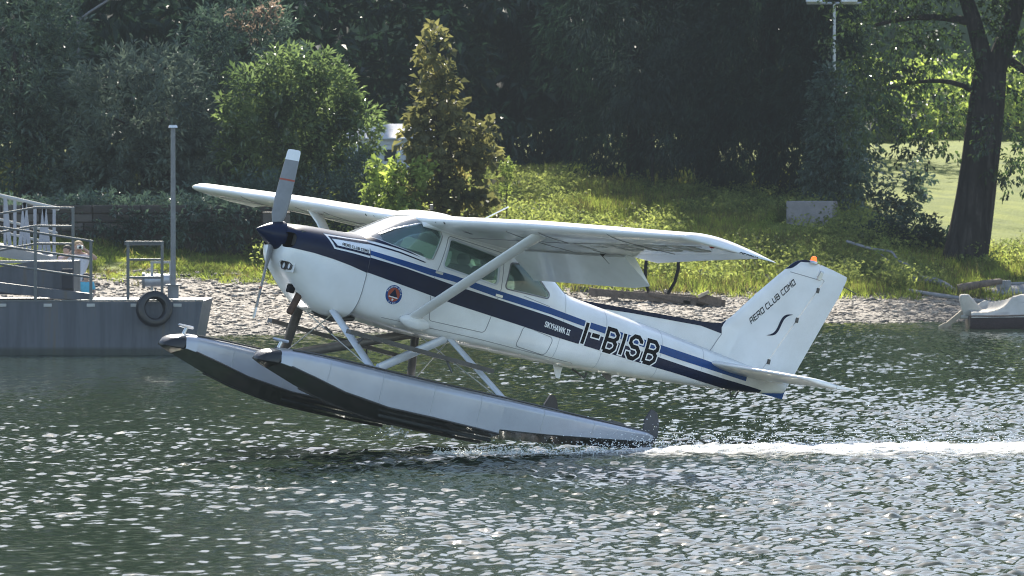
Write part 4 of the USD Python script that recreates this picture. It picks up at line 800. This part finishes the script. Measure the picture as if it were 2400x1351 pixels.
sv, n_ = [], 0
for row in range(4):
    x = -.2 * (row % 2)
    while x < Lw and n_ < 140:
        w_ = gw.uniform(.26, .85); h_ = .20
        if x + w_ > 0: part('stone', rbox(max(x, 0) + .01, min(x + w_, Lw) - .01, .0 + gw.uniform(0, .03), .12, row * h_ + .008, (row + 1) * h_ - .008, .02, 4), ('wall_stone', 'wall_stone', 'wall_stone', 'stone_dark')[gw.integers(4)], rw, smooth=False); n_ += 1
        x += w_
p0 = foot(648, 122.6)
ww = thing('gate_pier', 'pale grey masonry pier at the end of the stone wall behind the spinner', 'pier', p0)
part('pier_shaft', rbox(-.30, .30, -.25, .25, -.4, 1.12, .02), 'stone_dark', ww); part('pier_top', rbox(-.31, .31, -.26, .26, 1.121, 1.16, .02), 'stone_mid', ww)
p0 = foot(905, 147); zt_ = zpix(300, 147) - p0[2]
sh = thing('white_shed', 'small white boarded shed behind the yellowing tree', 'shed', p0)
part('shed_core', box(-1.0, 1.6, .04, 1.6, -.2, zt_ - .32), 'white_board', sh, smooth=False)
for k in range(9):
    z = .0 + k * (zt_ - .34) / 9
    part('board', box(-1.02, 1.62, .0, .035, z + .012, z + (zt_ - .34) / 9 - .012), 'white_board', sh, smooth=False)
part('roof', Manifold.batch_hull([box(-1.15, 1.75, -.15, 1.75, zt_ - .32, zt_ - .28), box(-1.1, 1.7, .7, .9, zt_ + .1, zt_ + .12)]), 'white_board', sh, smooth=False)
for x in (-.05, .55):
    wf_ = part('window', box(x, x + .34, -.03, .0, zt_ * .42, zt_ * .62), 'dark_gap', sh, smooth=False); part('window_frame', box(x - .04, x + .38, -.04, -.031, zt_ * .62, zt_ * .65), 'white_board', wf_, smooth=False)
p0 = on_ground(1903, 526)
cb = part('concrete_block', rbox(-.62, .62, -.35, .35, -.1, .60, .03), 'concrete', None); tag(cb, 'grey concrete block lying in the shaded grass', 'block')
UsdGeom.Xformable(cb).AddTranslateOp().Set(tuple(map(float, p0))); UsdGeom.Xformable(cb).AddRotateZOp().Set(-14.0)
def lamp_post(label, u, vtop, d, kind):
    b = foot(u, d); gal = 'galv' if kind == 'T' else 'pole_paint'; h = zpix(vtop, d) - b[2]
    t = thing('street_lamp', label, 'street lamp', b)
    part('post', Manifold.cylinder(h + .2, .06, .04, 14).translate((0, 0, -.2)), gal, t)
    if kind == 'T':
        part('arm', bar((-.75, 0, h), (.75, 0, h), .035), gal, t)
        for x in (-.55, .4): part('lamp_head', rbox(x - .22, x + .22, -.14, .14, h + .02, h + .10, .03), 'white_board', t)
    else:
        part('arm', tube([(0, 0, h - .1), (.25, 0, h + .1), (.85, 0, h + .48)], .03), gal, t)
        part('lamp_head', rbox(.70, 1.10, -.12, .12, h + .42, h + .52, .04), 'white_board', t)
lamp_post('pale lamp post with a cross bar beside the dark conifers', 1955, 8, 144, 'T')
lamp_post('grey lamp post with a slanting arm among the left laurels', 184, 40, 133.5, 'arm')
b = at(700, 150, 138)
hr = thing('handrail', 'thin sloping metal handrail above the sunlit bush', 'handrail', b)
part('rail', bar(at(560, 95, 138) - b, at(838, 193, 138) - b, .014), 'dark_metal', hr)
part('post', bar(at(832, 191, 138) - b, (at(832, 191, 138) - b)[:2].tolist() + [float(ground_z(at(832, 191, 138)[0], 138)) - b[2]], .014), 'dark_metal', hr)

# ------------------------------------------------------------------ pontoon with gangway
mat('hull_grey', {'g': ('geometry', {}), 'mp': ('mapping', {'scale': (3.0, 3.0, .22)}), 'n': ('noise_texture', {'scale': 1.6, 'detail': 5.0, 'roughness': .65}), 'r': ('rgb_ramp', {'ramp': [(.40, (.058, .064, .078)), (.56, (.085, .092, .108)), (.70, (.10, .085, .070))]}), 'x': ('separate_xyz', {}),
    'w': ('rgb_ramp', {'ramp': [(.0, (.30, .36, .26)), (.10, (.40, .46, .36)), (.16, (1, 1, 1)), (1, (1, 1, 1))]}), 'm': ('mix', {'mix_type': 'multiply', 'fac': 1.0}), 'p': ('principled_bsdf', {'roughness': .45, 'metallic': .15})},
    [('g.position', 'mp.vector'), ('mp.vector', 'n.vector'), ('n.fac', 'r.fac'), ('g.position', 'x.vector'), ('x.z', 'w.fac'), ('r.color', 'm.color1'), ('w.color', 'm.color2'), ('m.color', 'p.base_color')], 'p.BSDF')
plain('rail_grey', (.13, .135, .13), .5, metal=.3, var=.2)
plain('rail_white', (.40, .39, .36), .5, var=.15)
plain('gang_white', (.33, .33, .36), .5, metal=.2, var=.15)
plain('deck_pale', (.30, .29, .28), .7, var=.12)
PD = 96.0
b = at(0, 707, PD); b[2] = 0.0
pn = thing('pontoon', 'dark grey steel pontoon landing stage with railings at the left edge', 'pontoon', b)
def q(u, v, d=PD): return at(u, v, d) - b
zt_ = q(0, 707)[2]
xr_t, xr_b = q(475, 707)[0], q(453, 832)[0]
part('hull', prism_y(P((-14, -.5), (xr_b - .1, -.5), (xr_t, zt_), (-14, zt_)), 0, 3.2), 'hull_grey', pn, smooth=False)
part('deck_edge', box(-14, xr_t + .01, -.012, .06, zt_ + .002, zt_ + .028), 'rail_grey', pn, smooth=False)
for u in (5, 112, 213, 316, 416):
    x, _, z = q(u, 716); part('scupper_plate', rbox(x - .075, x + .075, -.02, .02, z - .03, z + .03, .008), 'rail_white', pn)
def rails(parent, posts, lines, d, r_, mt, names=('rail_post', 'rail')):
    for (u0, v0), (u1, v1) in posts: part(names[0], bar(q(u0, v0, d), q(u1, v1, d), r_, round_=True), mt, parent)
    for ln in lines: part(names[1], tube([q(u, v, d) for u, v in ln], r_ * .8, 8), mt, parent)
rails(pn, [((83, 528), (83, 707)), ((213, 566), (213, 707)), ((-60, 522), (-60, 700))], [[(-60, 520), (0, 533), (217, 566)], [(-60, 563), (0, 577), (213, 607)], [(-60, 605), (0, 620), (213, 651)]], PD + .15, .026, 'rail_grey')
rails(pn, [((171, 488), (171, 700)), ((300, 568), (300, 707)), ((380, 568), (380, 690))], [[(-60, 512), (83, 487), (173, 488)], [(-60, 556), (83, 530), (170, 531)], [(-60, 598), (83, 572), (170, 572)], [(294, 568), (382, 568)], [(294, 573), (382, 573)], [(300, 609), (380, 609)], [(300, 651), (380, 651)]], PD + 1.5, .026, 'rail_grey')
part('landing_box', prism_y(P(*[tuple(q(u, v, PD + 1.2)[[0, 2]]) for u, v in ((-80, 640), (82, 612), (176, 612), (176, 690), (-80, 690))]), .9, 2.4), 'hull_grey', pn, smooth=False)
part('landing_beam', prism_y(P(*[tuple(q(u, v)[[0, 2]]) for u, v in ((-80, 652), (0, 664), (213, 690), (213, 704), (124, 701), (-80, 676))]), .25, .60), 'hull_grey', pn, smooth=False)
part('locker', rbox(*(q(146, 0, PD + .8)[0], q(172, 0, PD + .8)[0]), .6, .88, q(0, 679)[2], q(0, 632)[2], .01), 'dark_gap', pn)
gb = at(60, 600, 99.6)
gg_ = thing('gangway', 'light grey lattice gangway sloping down to the pontoon', 'gangway', gb)
b_keep = b; b = gb
for ln in ([(-80, 440), (0, 459), (136, 490)], [(-80, 498), (0, 515), (132, 546)], [(-80, 528), (5, 545), (128, 572)]):
    part('chord', tube([q(u, v, 99.6) for u, v in ln], .038 if ln[1][1] == 459 else .026, 8), 'rail_white', gg_)
for u in (-52, -18, 12, 35, 58, 82, 104, 127):
    part('upright', bar(q(u, 459 + (u) * .228, 99.6), q(u, 590 + u * .19, 99.6), .028, round_=True), 'gang_white', gg_)
for u0, u1 in ((-18, -6), (12, 25), (58, 45), (58, 71), (104, 91), (104, 117)):
    part('brace', bar(q(u0, 462 + u0 * .228, 99.6), q(u1, 590 + u1 * .19, 99.6), .034, round_=True), 'gang_white', gg_)
part('walkway', prism_y(P(*[tuple(q(u, v, 99)[[0, 2]]) for u, v in ((-80, 552), (0, 572), (126, 600), (126, 611), (80, 612), (0, 600), (-80, 582))]), -1.3, .05), 'deck_pale', gg_, smooth=False)
part('walkway_flap', prism_y(P(*[tuple(q(u, v, 98.1)[[0, 2]]) for u, v in ((-80, 600), (0, 611), (84, 611), (84, 615), (0, 618), (-80, 612))]), -1.9, -1.35), 'deck_pale', gg_, smooth=False)
b = b_keep
# things standing on and hanging from the pontoon
tb = at(361, 724, PD - .16)
ty = thing('tyre_fender', 'black car tyre hanging as a fender on the pontoon side', 'tyre', tb)
def tyre_half(): return trimesh.creation.revolve([(x, y) for x, y in [(.185, -.075), (.21, -.10), (.28, -.105), (.318, -.08), (.328, 0), (.318, .08), (.28, .105), (.21, .10), (.185, .075), (.20, .05), (.215, 0), (.20, -.05), (.185, -.075)]], sections=48)
part('casing', tyre_half().apply_transform(trimesh.transformations.rotation_matrix(math.pi / 2 - .12, [1, 0, 0])).apply_transform(trimesh.transformations.rotation_matrix(.35, [0, 0, 1])), 'rubber', ty, smooth=40)
part('rope', tube([(0, .0, .2), (.02, .08, .34)], .015, 6), 'rail_grey', ty)
mb = at(406, 700, PD + .9)
mp = thing('mooring_pole', 'tall thin grey pole with a white cap on the pontoon', 'pole', mb)
hh = zpix(300, PD + .9) - mb[2]
part('shaft', Manifold.cylinder(hh, .048, .042, 16), 'pole_paint', mp, smooth=50)
part('cap', Manifold.cylinder(.05, .085, .07, 16).translate((0, 0, hh)), 'white_board', mp)
part('socket', Manifold.cylinder(.24, .10, .10, 16) + Manifold.cylinder(.02, .16, .16, 16).translate((0, 0, .24)), 'pole_paint', mp)
b = at(370, 700, PD + 2.2)
wn = thing('winch', 'pale grey rope winch with a drum beside the pole', 'winch', b)
part('drum', bar(q(336, 658, PD + 2.2), q(398, 658, PD + 2.2), .12, seg=18), 'galv', wn, smooth=40)
part('drum_end', bar(q(334, 658, PD + 2.2), q(340, 658, PD + 2.2), .15, seg=18), 'pole_paint', wn, smooth=40)
for u in (356, 400): part('stand', bar(q(u, 614, PD + 2.2), q(u, 700, PD + 2.2), .024, round_=True), 'rail_white', wn)
part('handle_bar', bar(q(353, 615, PD + 2.2), q(404, 615, PD + 2.2), .022, round_=True), 'rail_white', wn)

# ------------------------------------------------------------------ shore: cradle, boat, driftwood
plain('old_wood', (.14, .10, .075), .85, var=.45, scale=9, bump=.5)
plain('pale_wood', (.38, .31, .22), .8, var=.3, scale=9, bump=.4)
plain('canvas', (.44, .40, .34), .85, var=.12, scale=6)
plain('boat_brown', (.055, .040, .042), .5, var=.3)
plain('drift_grey', (.24, .235, .235), .8, var=.3, scale=6, bump=.4)
CD = 120.5
b = at(1550, 712, CD)
cr = thing('boat_cradle', 'weathered wooden boat cradle with two curved black arms on the shore', 'boat cradle', b)
def pbar(name, u0, v0, u1, v1, mt, hx, hy, parent, d=CD, dd=0.0): return part(name, bar(q(u0, v0, d), q(u1, v1, d + dd), hx, hy, round_=True), mt, parent)
pbar('side_beam', 1380, 684, 1700, 712, 'old_wood', .085, .06, cr); pbar('side_beam', 1340, 676, 1690, 702, 'old_wood', .05, .05, cr, CD + 1.1); pbar('side_beam', 1520, 688, 1690, 728, 'old_wood', .04, .05, cr, CD - .05)
pbar('end_block', 1640, 696, 1690, 712, 'old_wood', .10, .09, cr, CD - .1); pbar('raised_plank', 1636, 696, 1662, 684, 'pale_wood', .035, .09, cr, CD - .2)
for u, v0, v1 in ((1440, 690, 708), (1610, 700, 728), (1640, 706, 728), (1470, 690, 700)): pbar('leg', u, v0, u, v1, 'old_wood', .08, .10, cr, CD)
for arm in ([(1522, 690), (1512, 660), (1513, 628), (1516, 600)], [(1565, 690), (1582, 660), (1590, 628), (1590, 600)]):
    part('curved_arm', tube([q(u, v, CD + .3) for u, v in arm], .04, 8), 'black_paint', cr)
part('cross_block', rbox(*(q(1500, 0)[0], q(1535, 0)[0]), -.1, .3, q(0, 704)[2], q(0, 684)[2], .02), 'old_wood', cr)
RD = 114.0
b = at(2330, 760, RD); b[2] = 0.0
rb = thing('rowing_boat', 'small brown boat covered with pale canvas at the right edge', 'boat', b)
xs = np.linspace(q(2268, 760, RD)[0], q(2268, 760, RD)[0] + 4.2, 18); R = []
for i, x in enumerate(xs):
    t_ = i / 17; w_ = .62 * (1 - max(0, t_ - .35) ** 2 * 2.0) + .05; h_ = .27 + .18 * t_ ** 2
    R.append(np.array([[x, -w_, h_], [x, -w_ * .92, .08], [x, -w_ * .6, -.12], [x, 0, -.16], [x, w_ * .6, -.12], [x, w_ * .92, .08], [x, w_, h_]]))
hl = loft_rings(R); part('hull', hl, 'boat_brown', rb, smooth=40)
part('gunwale', Manifold.batch_boolean([tube([p_[k] for p_ in R], .022, 6) for k in (0, 6)], m3.OpType.Add), 'old_wood', rb)
tx, ty_ = np.linspace(xs[0] + .02, xs[-1], 60), np.linspace(-1, 1, 25); TX, TY = np.meshgrid(tx, ty_)
wdt = np.interp(TX, xs, [abs(r_[0][1]) for r_ in R]) + .03; hb = np.interp(TX, xs, [r_[0][2] for r_ in R])
pk = .30 * np.exp(-((TX - xs[0] - 1.15) / .42) ** 2) + .34 * np.exp(-((TX - xs[0] - 2.3) / .7) ** 2) + .10
fold = (1 - np.abs(np.sin(TX * 2.6 + TY * 2.2))) ** 2 * .15 + (1 - np.abs(np.sin(TX * 1.7 - TY * 3.1 + 1))) ** 2 * .13
TZ = hb + .02 + (pk * (1 - np.abs(TY) ** 1.3) + fold * (1 - np.abs(TY)) ** .5 - .05 * np.abs(TY) ** 6)
nn = len(tx); ii, jj = np.meshgrid(np.arange(len(ty_) - 1), np.arange(nn - 1), indexing='ij'); k0 = (ii * nn + jj).ravel()
part('canvas_cover', (np.column_stack([TX.ravel(), (TY * wdt).ravel(), TZ.ravel()]), np.stack([k0, k0 + 1, k0 + nn + 1, k0 + nn], 1)), 'canvas', rb, smooth=22)
b = at(2270, 740, RD)
om = thing('outboard_motor', 'outboard motor under a pale cover tilted on the boat stern', 'outboard motor', b)
part('engine_cover', Manifold.batch_hull([rbox(*(q(2250, 0, RD)[0], q(2274, 0, RD)[0]), -.15, .15, q(0, 712, RD)[2], q(0, 690, RD)[2], .05), rbox(*(q(2258, 0, RD)[0], q(2302, 0, RD)[0]), -.13, .13, q(0, 742, RD)[2], q(0, 722, RD)[2], .05)]), 'canvas', om, smooth=50)
part('leg', bar(q(2256, 732, RD), q(2212, 768, RD), .05, .07, round_=True), 'pale_wood', om)
part('foot', Manifold.batch_hull([rbox(*(q(2200, 0, RD)[0], q(2232, 0, RD)[0]), -.03, .03, q(0, 772, RD)[2], q(0, 764, RD)[2], .02), rbox(*(q(2215, 0, RD)[0], q(2228, 0, RD)[0]), -.03, .03, q(0, 760, RD)[2], q(0, 756, RD)[2], .01)]), 'pale_wood', om)
part('clamp', rbox(*(q(2252, 0, RD)[0], q(2290, 0, RD)[0]), -.12, .12, q(0, 748, RD)[2], q(0, 738, RD)[2], .03), 'canvas', om)
b = at(2240, 700, 124)
o_ = part('fallen_pole', bar(q(2125, 681, 124.6), q(2365, 716, 122.6), .045, seg=10), 'drift_grey'); tag(o_, 'long grey fallen pole lying behind the outboard motor', 'pole'); UsdGeom.Xformable(o_).AddTranslateOp().Set(tuple(map(float, b)))
o_ = part('driftwood_log', limb([q(2245, 677, 125), q(2290, 668, 125), q(2345, 660, 125.4)], .10, .07, wob=.08), 'old_wood', smooth=True); tag(o_, 'brown driftwood log resting on the bank above the boat', 'log'); UsdGeom.Xformable(o_).AddTranslateOp().Set(tuple(map(float, b)))
dg = thing('upturned_dinghy', 'grey upturned dinghy lying on the bank above the canvas boat', 'dinghy', b)
part('hull', Manifold.batch_hull([Manifold.sphere(.5, 20).scale((.9, 1.0, .42)).translate(tuple(q(2345, 692, 126))), Manifold.sphere(.5, 20).scale((.9, 1.1, .5)).translate(tuple(q(2395, 690, 126))), Manifold.sphere(.2, 12).scale((1, .6, .5)).translate(tuple(q(2290, 682, 126)))]) ^ box(-9, 9, -9, 9, q(0, 706, 126)[2], 9), 'drift_grey', dg, smooth=40)
part('transom', rbox(*(q(2335, 0, 126)[0], q(2368, 0, 126)[0]), 1.7, 1.85, q(0, 680, 126)[2], q(0, 657, 126)[2], .02), 'drift_grey', dg)
part('keel', tube([q(2292, 676, 125.9), q(2345, 666, 125.9), q(2400, 664, 125.9)], .03, 6), 'drift_grey', dg)
o_ = part('bent_board', limb([q(2140, 655, 126), q(2180, 656, 126), q(2215, 668, 125.8), q(2238, 684, 125.4)], .09, .06, seg=6), 'drift_grey', smooth=True); tag(o_, 'bent grey board left on the bank beside the long fallen pole', 'board'); UsdGeom.Xformable(o_).AddTranslateOp().Set(tuple(map(float, b)))
b = at(2060, 600, 130)
fbn = thing('fallen_branch', 'thin pale fallen branch with a few leaves on the dark bank', 'branch', b)
part('stem', limb([q(1985, 566, 130), q(2050, 585, 129), q(2088, 590, 128.5), q(2105, 610, 128), q(2135, 625, 127.5), q(2162, 650, 127)], .035, .018, seg=7), 'drift_grey', fbn, smooth=True)
part('side_twig', limb([q(2050, 585, 129), q(2085, 612, 128.5)], .018, .008, seg=6), 'drift_grey', fbn, smooth=True)
part('leaves', crown(np.random.default_rng(9), [(*q(2066, 578, 128.6), .18, .12, .12)], 8, 7, .10, .05, spread=.1), 'leaf_pale', fbn, smooth=False)
b = at(1800, 655, 124.5)
tw_ = part('driftwood_stick', limb([q(1796, 645, 124.4), q(1803, 655, 124.5), q(1812, 668, 124.5)], .035, .03, seg=7), 'pale_wood', smooth=True); tag(tw_, 'short pale stick standing in the shingle left of the tail fin', 'stick'); UsdGeom.Xformable(tw_).AddTranslateOp().Set(tuple(map(float, b)))

# ------------------------------------------------------------------ people on the shore behind the pontoon
plain('skin', (.42, .26, .19), .55, var=.1); plain('white_shirt', (.55, .54, .58), .9, var=.08); plain('pink_top', (.50, .36, .36), .9, var=.1); plain('turquoise_top', (.10, .38, .50), .9, var=.1)
plain('hair_fair', (.36, .24, .12), .7, var=.3, scale=30); plain('hair_dark', (.04, .028, .02), .7, var=.3, scale=30); plain('trousers', (.05, .055, .075), .9, var=.2)
def chain(j, bones):
    return Manifold.batch_boolean([Manifold.batch_hull([Manifold.sphere(j[a][1], 14).translate(tuple(map(float, j[a][0]))), Manifold.sphere(j[c][1], 14).translate(tuple(map(float, j[c][0])))]) for a, c in bones], m3.OpType.Add)
def smooth_man(m, L=.02, it=8):
    m = m.refine_to_length(L).to_mesh(); t = trimesh.Trimesh(m.vert_properties[:, :3], m.tri_verts, process=True); trimesh.smoothing.filter_taubin(t, iterations=it); return t
def person(name, label, base, h, rz, shirt, hair, arms, sleeves=True, group=None):
    """Local frame: facing -y, x to the figure's left; heights for a 1.72 m body, scaled to h."""
    t = thing(name, label, 'person', base, rz); k = h / 1.72
    J = {'head': ((0, -.01, 1.60), .098), 'chin': ((0, -.045, 1.52), .062), 'neck': ((0, .01, 1.46), .056), 'chest': ((0, .01, 1.30), .13), 'waist': ((0, 0, 1.06), .115), 'hip': ((0, .01, .94), .125)}
    B = [('head', 'chin'), ('head', 'neck'), ('neck', 'chest'), ('chest', 'waist'), ('waist', 'hip')]
    for s, n in ((1, 'l'), (-1, 'r')):
        el, wr = arms[n]
        J.update({'sh' + n: ((s * .17, .01, 1.39), .062), 'ch' + n: ((s * .09, .01, 1.25), .105), 'el' + n: (el, .044), 'wr' + n: (wr, .030), 'hp' + n: ((s * .085, .01, .90), .098), 'kn' + n: ((s * .10, -.02, .50), .062), 'an' + n: ((s * .10, .01, .09), .042), 'to' + n: ((s * .12, -.15, .04), .034)})
        B += [('neck', 'sh' + n), ('sh' + n, 'ch' + n), ('ch' + n, 'waist'), ('sh' + n, 'el' + n), ('el' + n, 'wr' + n), ('hip', 'hp' + n), ('hp' + n, 'kn' + n), ('kn' + n, 'an' + n), ('an' + n, 'to' + n)]
    body = chain(J, B)
    face = [Manifold.sphere(.018, 10).translate((0, -.112, 1.565))] + [Manifold.sphere(.024, 10).scale((.5, 1, 1.2)).translate((s * .097, 0, 1.58)) for s in (1, -1)]
    hands = []
    for s, n in ((1, 'l'), (-1, 'r')):
        w_, e_ = np.array(J['wr' + n][0]), np.array(J['el' + n][0]); d_ = (w_ - e_) / np.linalg.norm(w_ - e_); sd = np.cross(d_, [0, 1, 0]); sd /= np.linalg.norm(sd) + 1e-9; nr = np.cross(sd, d_)
        pc = w_ + d_ * .055
        hands.append(Manifold.batch_hull([Manifold.sphere(.020, 10).translate(tuple(map(float, w_ + d_ * a_ + sd * c_))) for a_, c_ in ((.0, .0), (.03, .028), (.03, -.028), (.085, .030), (.085, -.030))]))
        for f_, (c_, l_) in enumerate(((-.030, .055), (-.010, .068), (.010, .064), (.030, .050))):
            p0_ = w_ + d_ * .085 + sd * c_; p1_ = p0_ + d_ * l_ * .55 + nr * .008; p2_ = p1_ + d_ * l_ * .35 + nr * .022
            hands.append(tube([p0_, p1_, p2_], .0095, 8, .008))
        hands.append(tube([w_ + d_ * .03 + sd * .025 * s, w_ + d_ * .055 + sd * .052 * s, w_ + d_ * .085 + sd * .058 * s], .0105, 8, .009))
    part('body', smooth_man(Manifold.batch_boolean([body] + face + hands, m3.OpType.Add).scale((k, k, k)), .022 * k, 4), 'skin', t, smooth=True)
    def cloth(keys, grow): return chain({a: (p_, r_ + grow) for a, (p_, r_) in J.items()}, keys)
    top = cloth([('chest', 'waist'), ('waist', 'hip'), ('shl', 'chl'), ('shr', 'chr'), ('chl', 'waist'), ('chr', 'waist'), ('chest', 'shl'), ('chest', 'shr')], .022)
    if sleeves:
        for n in 'lr':
            s0, e0 = np.array(J['sh' + n][0]), np.array(J['el' + n][0]); top = top + Manifold.batch_hull([Manifold.sphere(.082, 12).translate(tuple(map(float, s0))), Manifold.sphere(.07, 12).translate(tuple(map(float, s0 + (e0 - s0) * .6)))])
    part('shirt', smooth_man((top - box(-1, 1, -1, 1, 1.44, 2) ).scale((k, k, k)), .03 * k, 4), shirt, t, smooth=True)
    tr = cloth([('hip', 'hpl'), ('hip', 'hpr'), ('hpl', 'knl'), ('hpr', 'knr'), ('knl', 'anl'), ('knr', 'anr')], .018)
    part('trousers', smooth_man((tr - box(-1, 1, -1, 1, 1.0, 2) - box(-1, 1, -1, 1, -1, .12)).scale((k, k, k)), .03 * k, 4), 'trousers', t, smooth=True)
    hr_ = Manifold.sphere(.113, 18).scale((1, 1.05, 1)).translate((0, .012, 1.615)) - box(-1, 1, -1, -.045, 1, 1.625) - box(-1, 1, -1, 1, 1, 1.52) - Manifold.batch_hull([Manifold.sphere(.09, 14).translate((0, -.09, 1.56)), Manifold.sphere(.07, 14).translate((0, -.12, 1.50))])
    part('hair', smooth_man(hr_.scale((k, k, k)), .02 * k, 2), hair, t, smooth=True)
    return t
def shore_pt(u, d): p_ = at(u, 600, d); p_[2] = float(ground_z(p_[0], d)); return p_
up = {'l': ((.34, -.10, 1.36), (.09, -.20, 1.55)), 'r': ((-.33, -.10, 1.33), (-.09, -.20, 1.55))}
dn = {'l': ((.25, .02, 1.13), (.24, -.10, .90)), 'r': ((-.25, .02, 1.13), (-.24, -.10, .90))}
pa = shore_pt(184, 109.6)
person('person', 'person in a white shirt raising a small camera to the face beside the pontoon rails', pa, zpix(565, 109.6) - pa[2], 12, 'white_shirt', 'hair_fair', up)
pb = shore_pt(157, 111.0)
person('person', 'person with dark hair and a pink top left of the one holding a camera', pb, zpix(575, 111.0) - pb[2], -20, 'pink_top', 'hair_dark', dn)
pc_ = shore_pt(202, 108.6)
person('person', 'small child in a turquoise top standing at the end of the pontoon rails', pc_, zpix(640, 108.6) - pc_[2], 10, 'turquoise_top', 'hair_dark', {'l': ((.26, -.02, 1.12), (.20, -.22, 1.05)), 'r': ((-.26, -.02, 1.12), (-.20, -.22, 1.05))})
kk = (zpix(565, 109.6) - pa[2]) / 1.72
cm = thing('handheld_camera', 'small silver camera held at the face of the person in white', 'camera', pa, 12)
part('camera_body', rbox(-.065, .065, -.262, -.222, 1.545, 1.625, .01, 6).scale((kk, kk, kk)), 'bare_metal', cm)
part('lens', Manifold.cylinder(.05, .028, .028, 16).rotate((90, 0, 0)).translate((0, -.262, 1.585)).scale((kk, kk, kk)), 'black_paint', cm)

# ------------------------------------------------------------------ wake
mat('foam', {'g': ('geometry', {}), 'n': ('noise_texture', {'scale': 14.0, 'detail': 5.0, 'roughness': .7}), 'a': ('attribute', {'attribute': 'cover'}), 'ad': ('math', {'math_type': 'add'}), 'r': ('rgb_ramp', {'ramp': [(.55, (0, 0, 0)), (1.12, (1, 1, 1))]}), 'mp': ('mapping', {'scale': (.35, 1.3, 1.0)}), 'mu': ('math', {'math_type': 'multiply', 'value2': .64}),
    't': ('transparent_bsdf', {}), 'p': ('principled_bsdf', {'base_color': (.82, .84, .85), 'roughness': .6}), 'm': ('mix_closure', {})},
    [('g.position', 'mp.vector'), ('mp.vector', 'n.vector'), ('n.fac', 'ad.value1'), ('a.fac', 'ad.value2'), ('ad.value', 'r.fac'), ('r.color', 'mu.value1'), ('mu.value', 'm.fac'), ('t.BSDF', 'm.closure1'), ('p.BSDF', 'm.closure2')], 'm.closure')
def wake(x):  # centre distance and half width of the white water
    return np.interp(x, [-.9, .4, 1.6, 4, 6.5, 14], [60.6, 60.75, 61.1, 61.4, 61.6, 62.2]), np.interp(x, [-.9, .4, 1.6, 4, 6.5, 14], [.08, .18, .75, 1.15, 1.5, 2.4])
fx_, fv = np.linspace(-.9, 13.0, 700), np.linspace(-1.5, 1.5, 60); FX, FV = np.meshgrid(fx_, fv); c_, hw_ = wake(FX); FY = c_ + FV * hw_
amp = np.clip((FX - .6) / 1.6, .05, 1) * np.exp(-(FV / .8) ** 2); lump = meshkit.fbm(np.stack([FX * 3.2, FY * 3.2, FX * 0], -1), 4, 31)
FZ_ = wave_h(FX, FY) * 1.0 + .015 + amp * lump * .11
cov = np.clip(np.exp(-(np.abs(FV) / .80) ** 2) * (.30 + .32 * meshkit.fbm(np.stack([FX * .9, FV * 3, FX * 0 + 4], -1), 3, 8)) * np.interp(FX, [-.9, .9, 1.9, 8, 13], [.55, .62, 1.12, 1.05, .9]), 0, 1)
nn = len(fx_); ii, jj = np.meshgrid(np.arange(len(fv) - 1), np.arange(nn - 1), indexing='ij'); k0 = (ii * nn + jj).ravel()
wk = part('wake_foam', (np.column_stack([FX.ravel(), FY.ravel(), FZ_.ravel()]), np.stack([k0, k0 + 1, k0 + nn + 1, k0 + nn], 1)), 'foam', smooth=True, kind='stuff')
UsdGeom.PrimvarsAPI(wk).CreatePrimvar('cover', Sdf.ValueTypeNames.FloatArray, 'vertex').Set(Vt.FloatArray.FromNumpy(cov.ravel().astype(np.float32)))
mat('droplet', {'p': ('principled_bsdf', {'base_color': (.85, .87, .88), 'roughness': .25})}, surface='p.BSDF')
gs = np.random.default_rng(99); n = 9000
x = -.9 + 14 * gs.random(n) ** 1.3; c_, hw_ = wake(x); y = c_ + gs.normal(0, .45, n) * hw_; z = gs.exponential(.075, n) * np.interp(x, [-.9, .6, 2, 5, 12], [.2, .5, 1.6, 1.3, .9]) + .01
st = body_to_world([(2.95, 1.05, -1.75), (2.95, -1.05, -1.75), (5.1, 1.05, -1.34), (5.1, -1.05, -1.34)])
ex_ = np.concatenate([s_ + gs.normal(0, 1, (90, 3)) * [.16, .08, .045] + [.12, 0, -.04] for s_ in st]); ex_ = ex_[ex_[:, 2] > .0]
pos = np.vstack([np.column_stack([x, y, z]), ex_]); rr = np.concatenate([gs.uniform(.0015, .006, n), gs.uniform(.003, .009, len(ex_))])
scatter('water_spray', [(trimesh.creation.icosphere(1, 1.0), 'droplet', True)], pos, np.zeros(len(pos)), np.column_stack([rr * 1.6, rr, rr]))
# ------------------------------------------------------------------ air
mat('air', {'v': ('principled_volume', {'color': (.72, .86, 1.0), 'density': .00011, 'anisotropy': .35})}, volume='v.volume')
part('haze', box(-430, 430, -95, 660, -9, 230), 'air', smooth=False, kind='stuff')
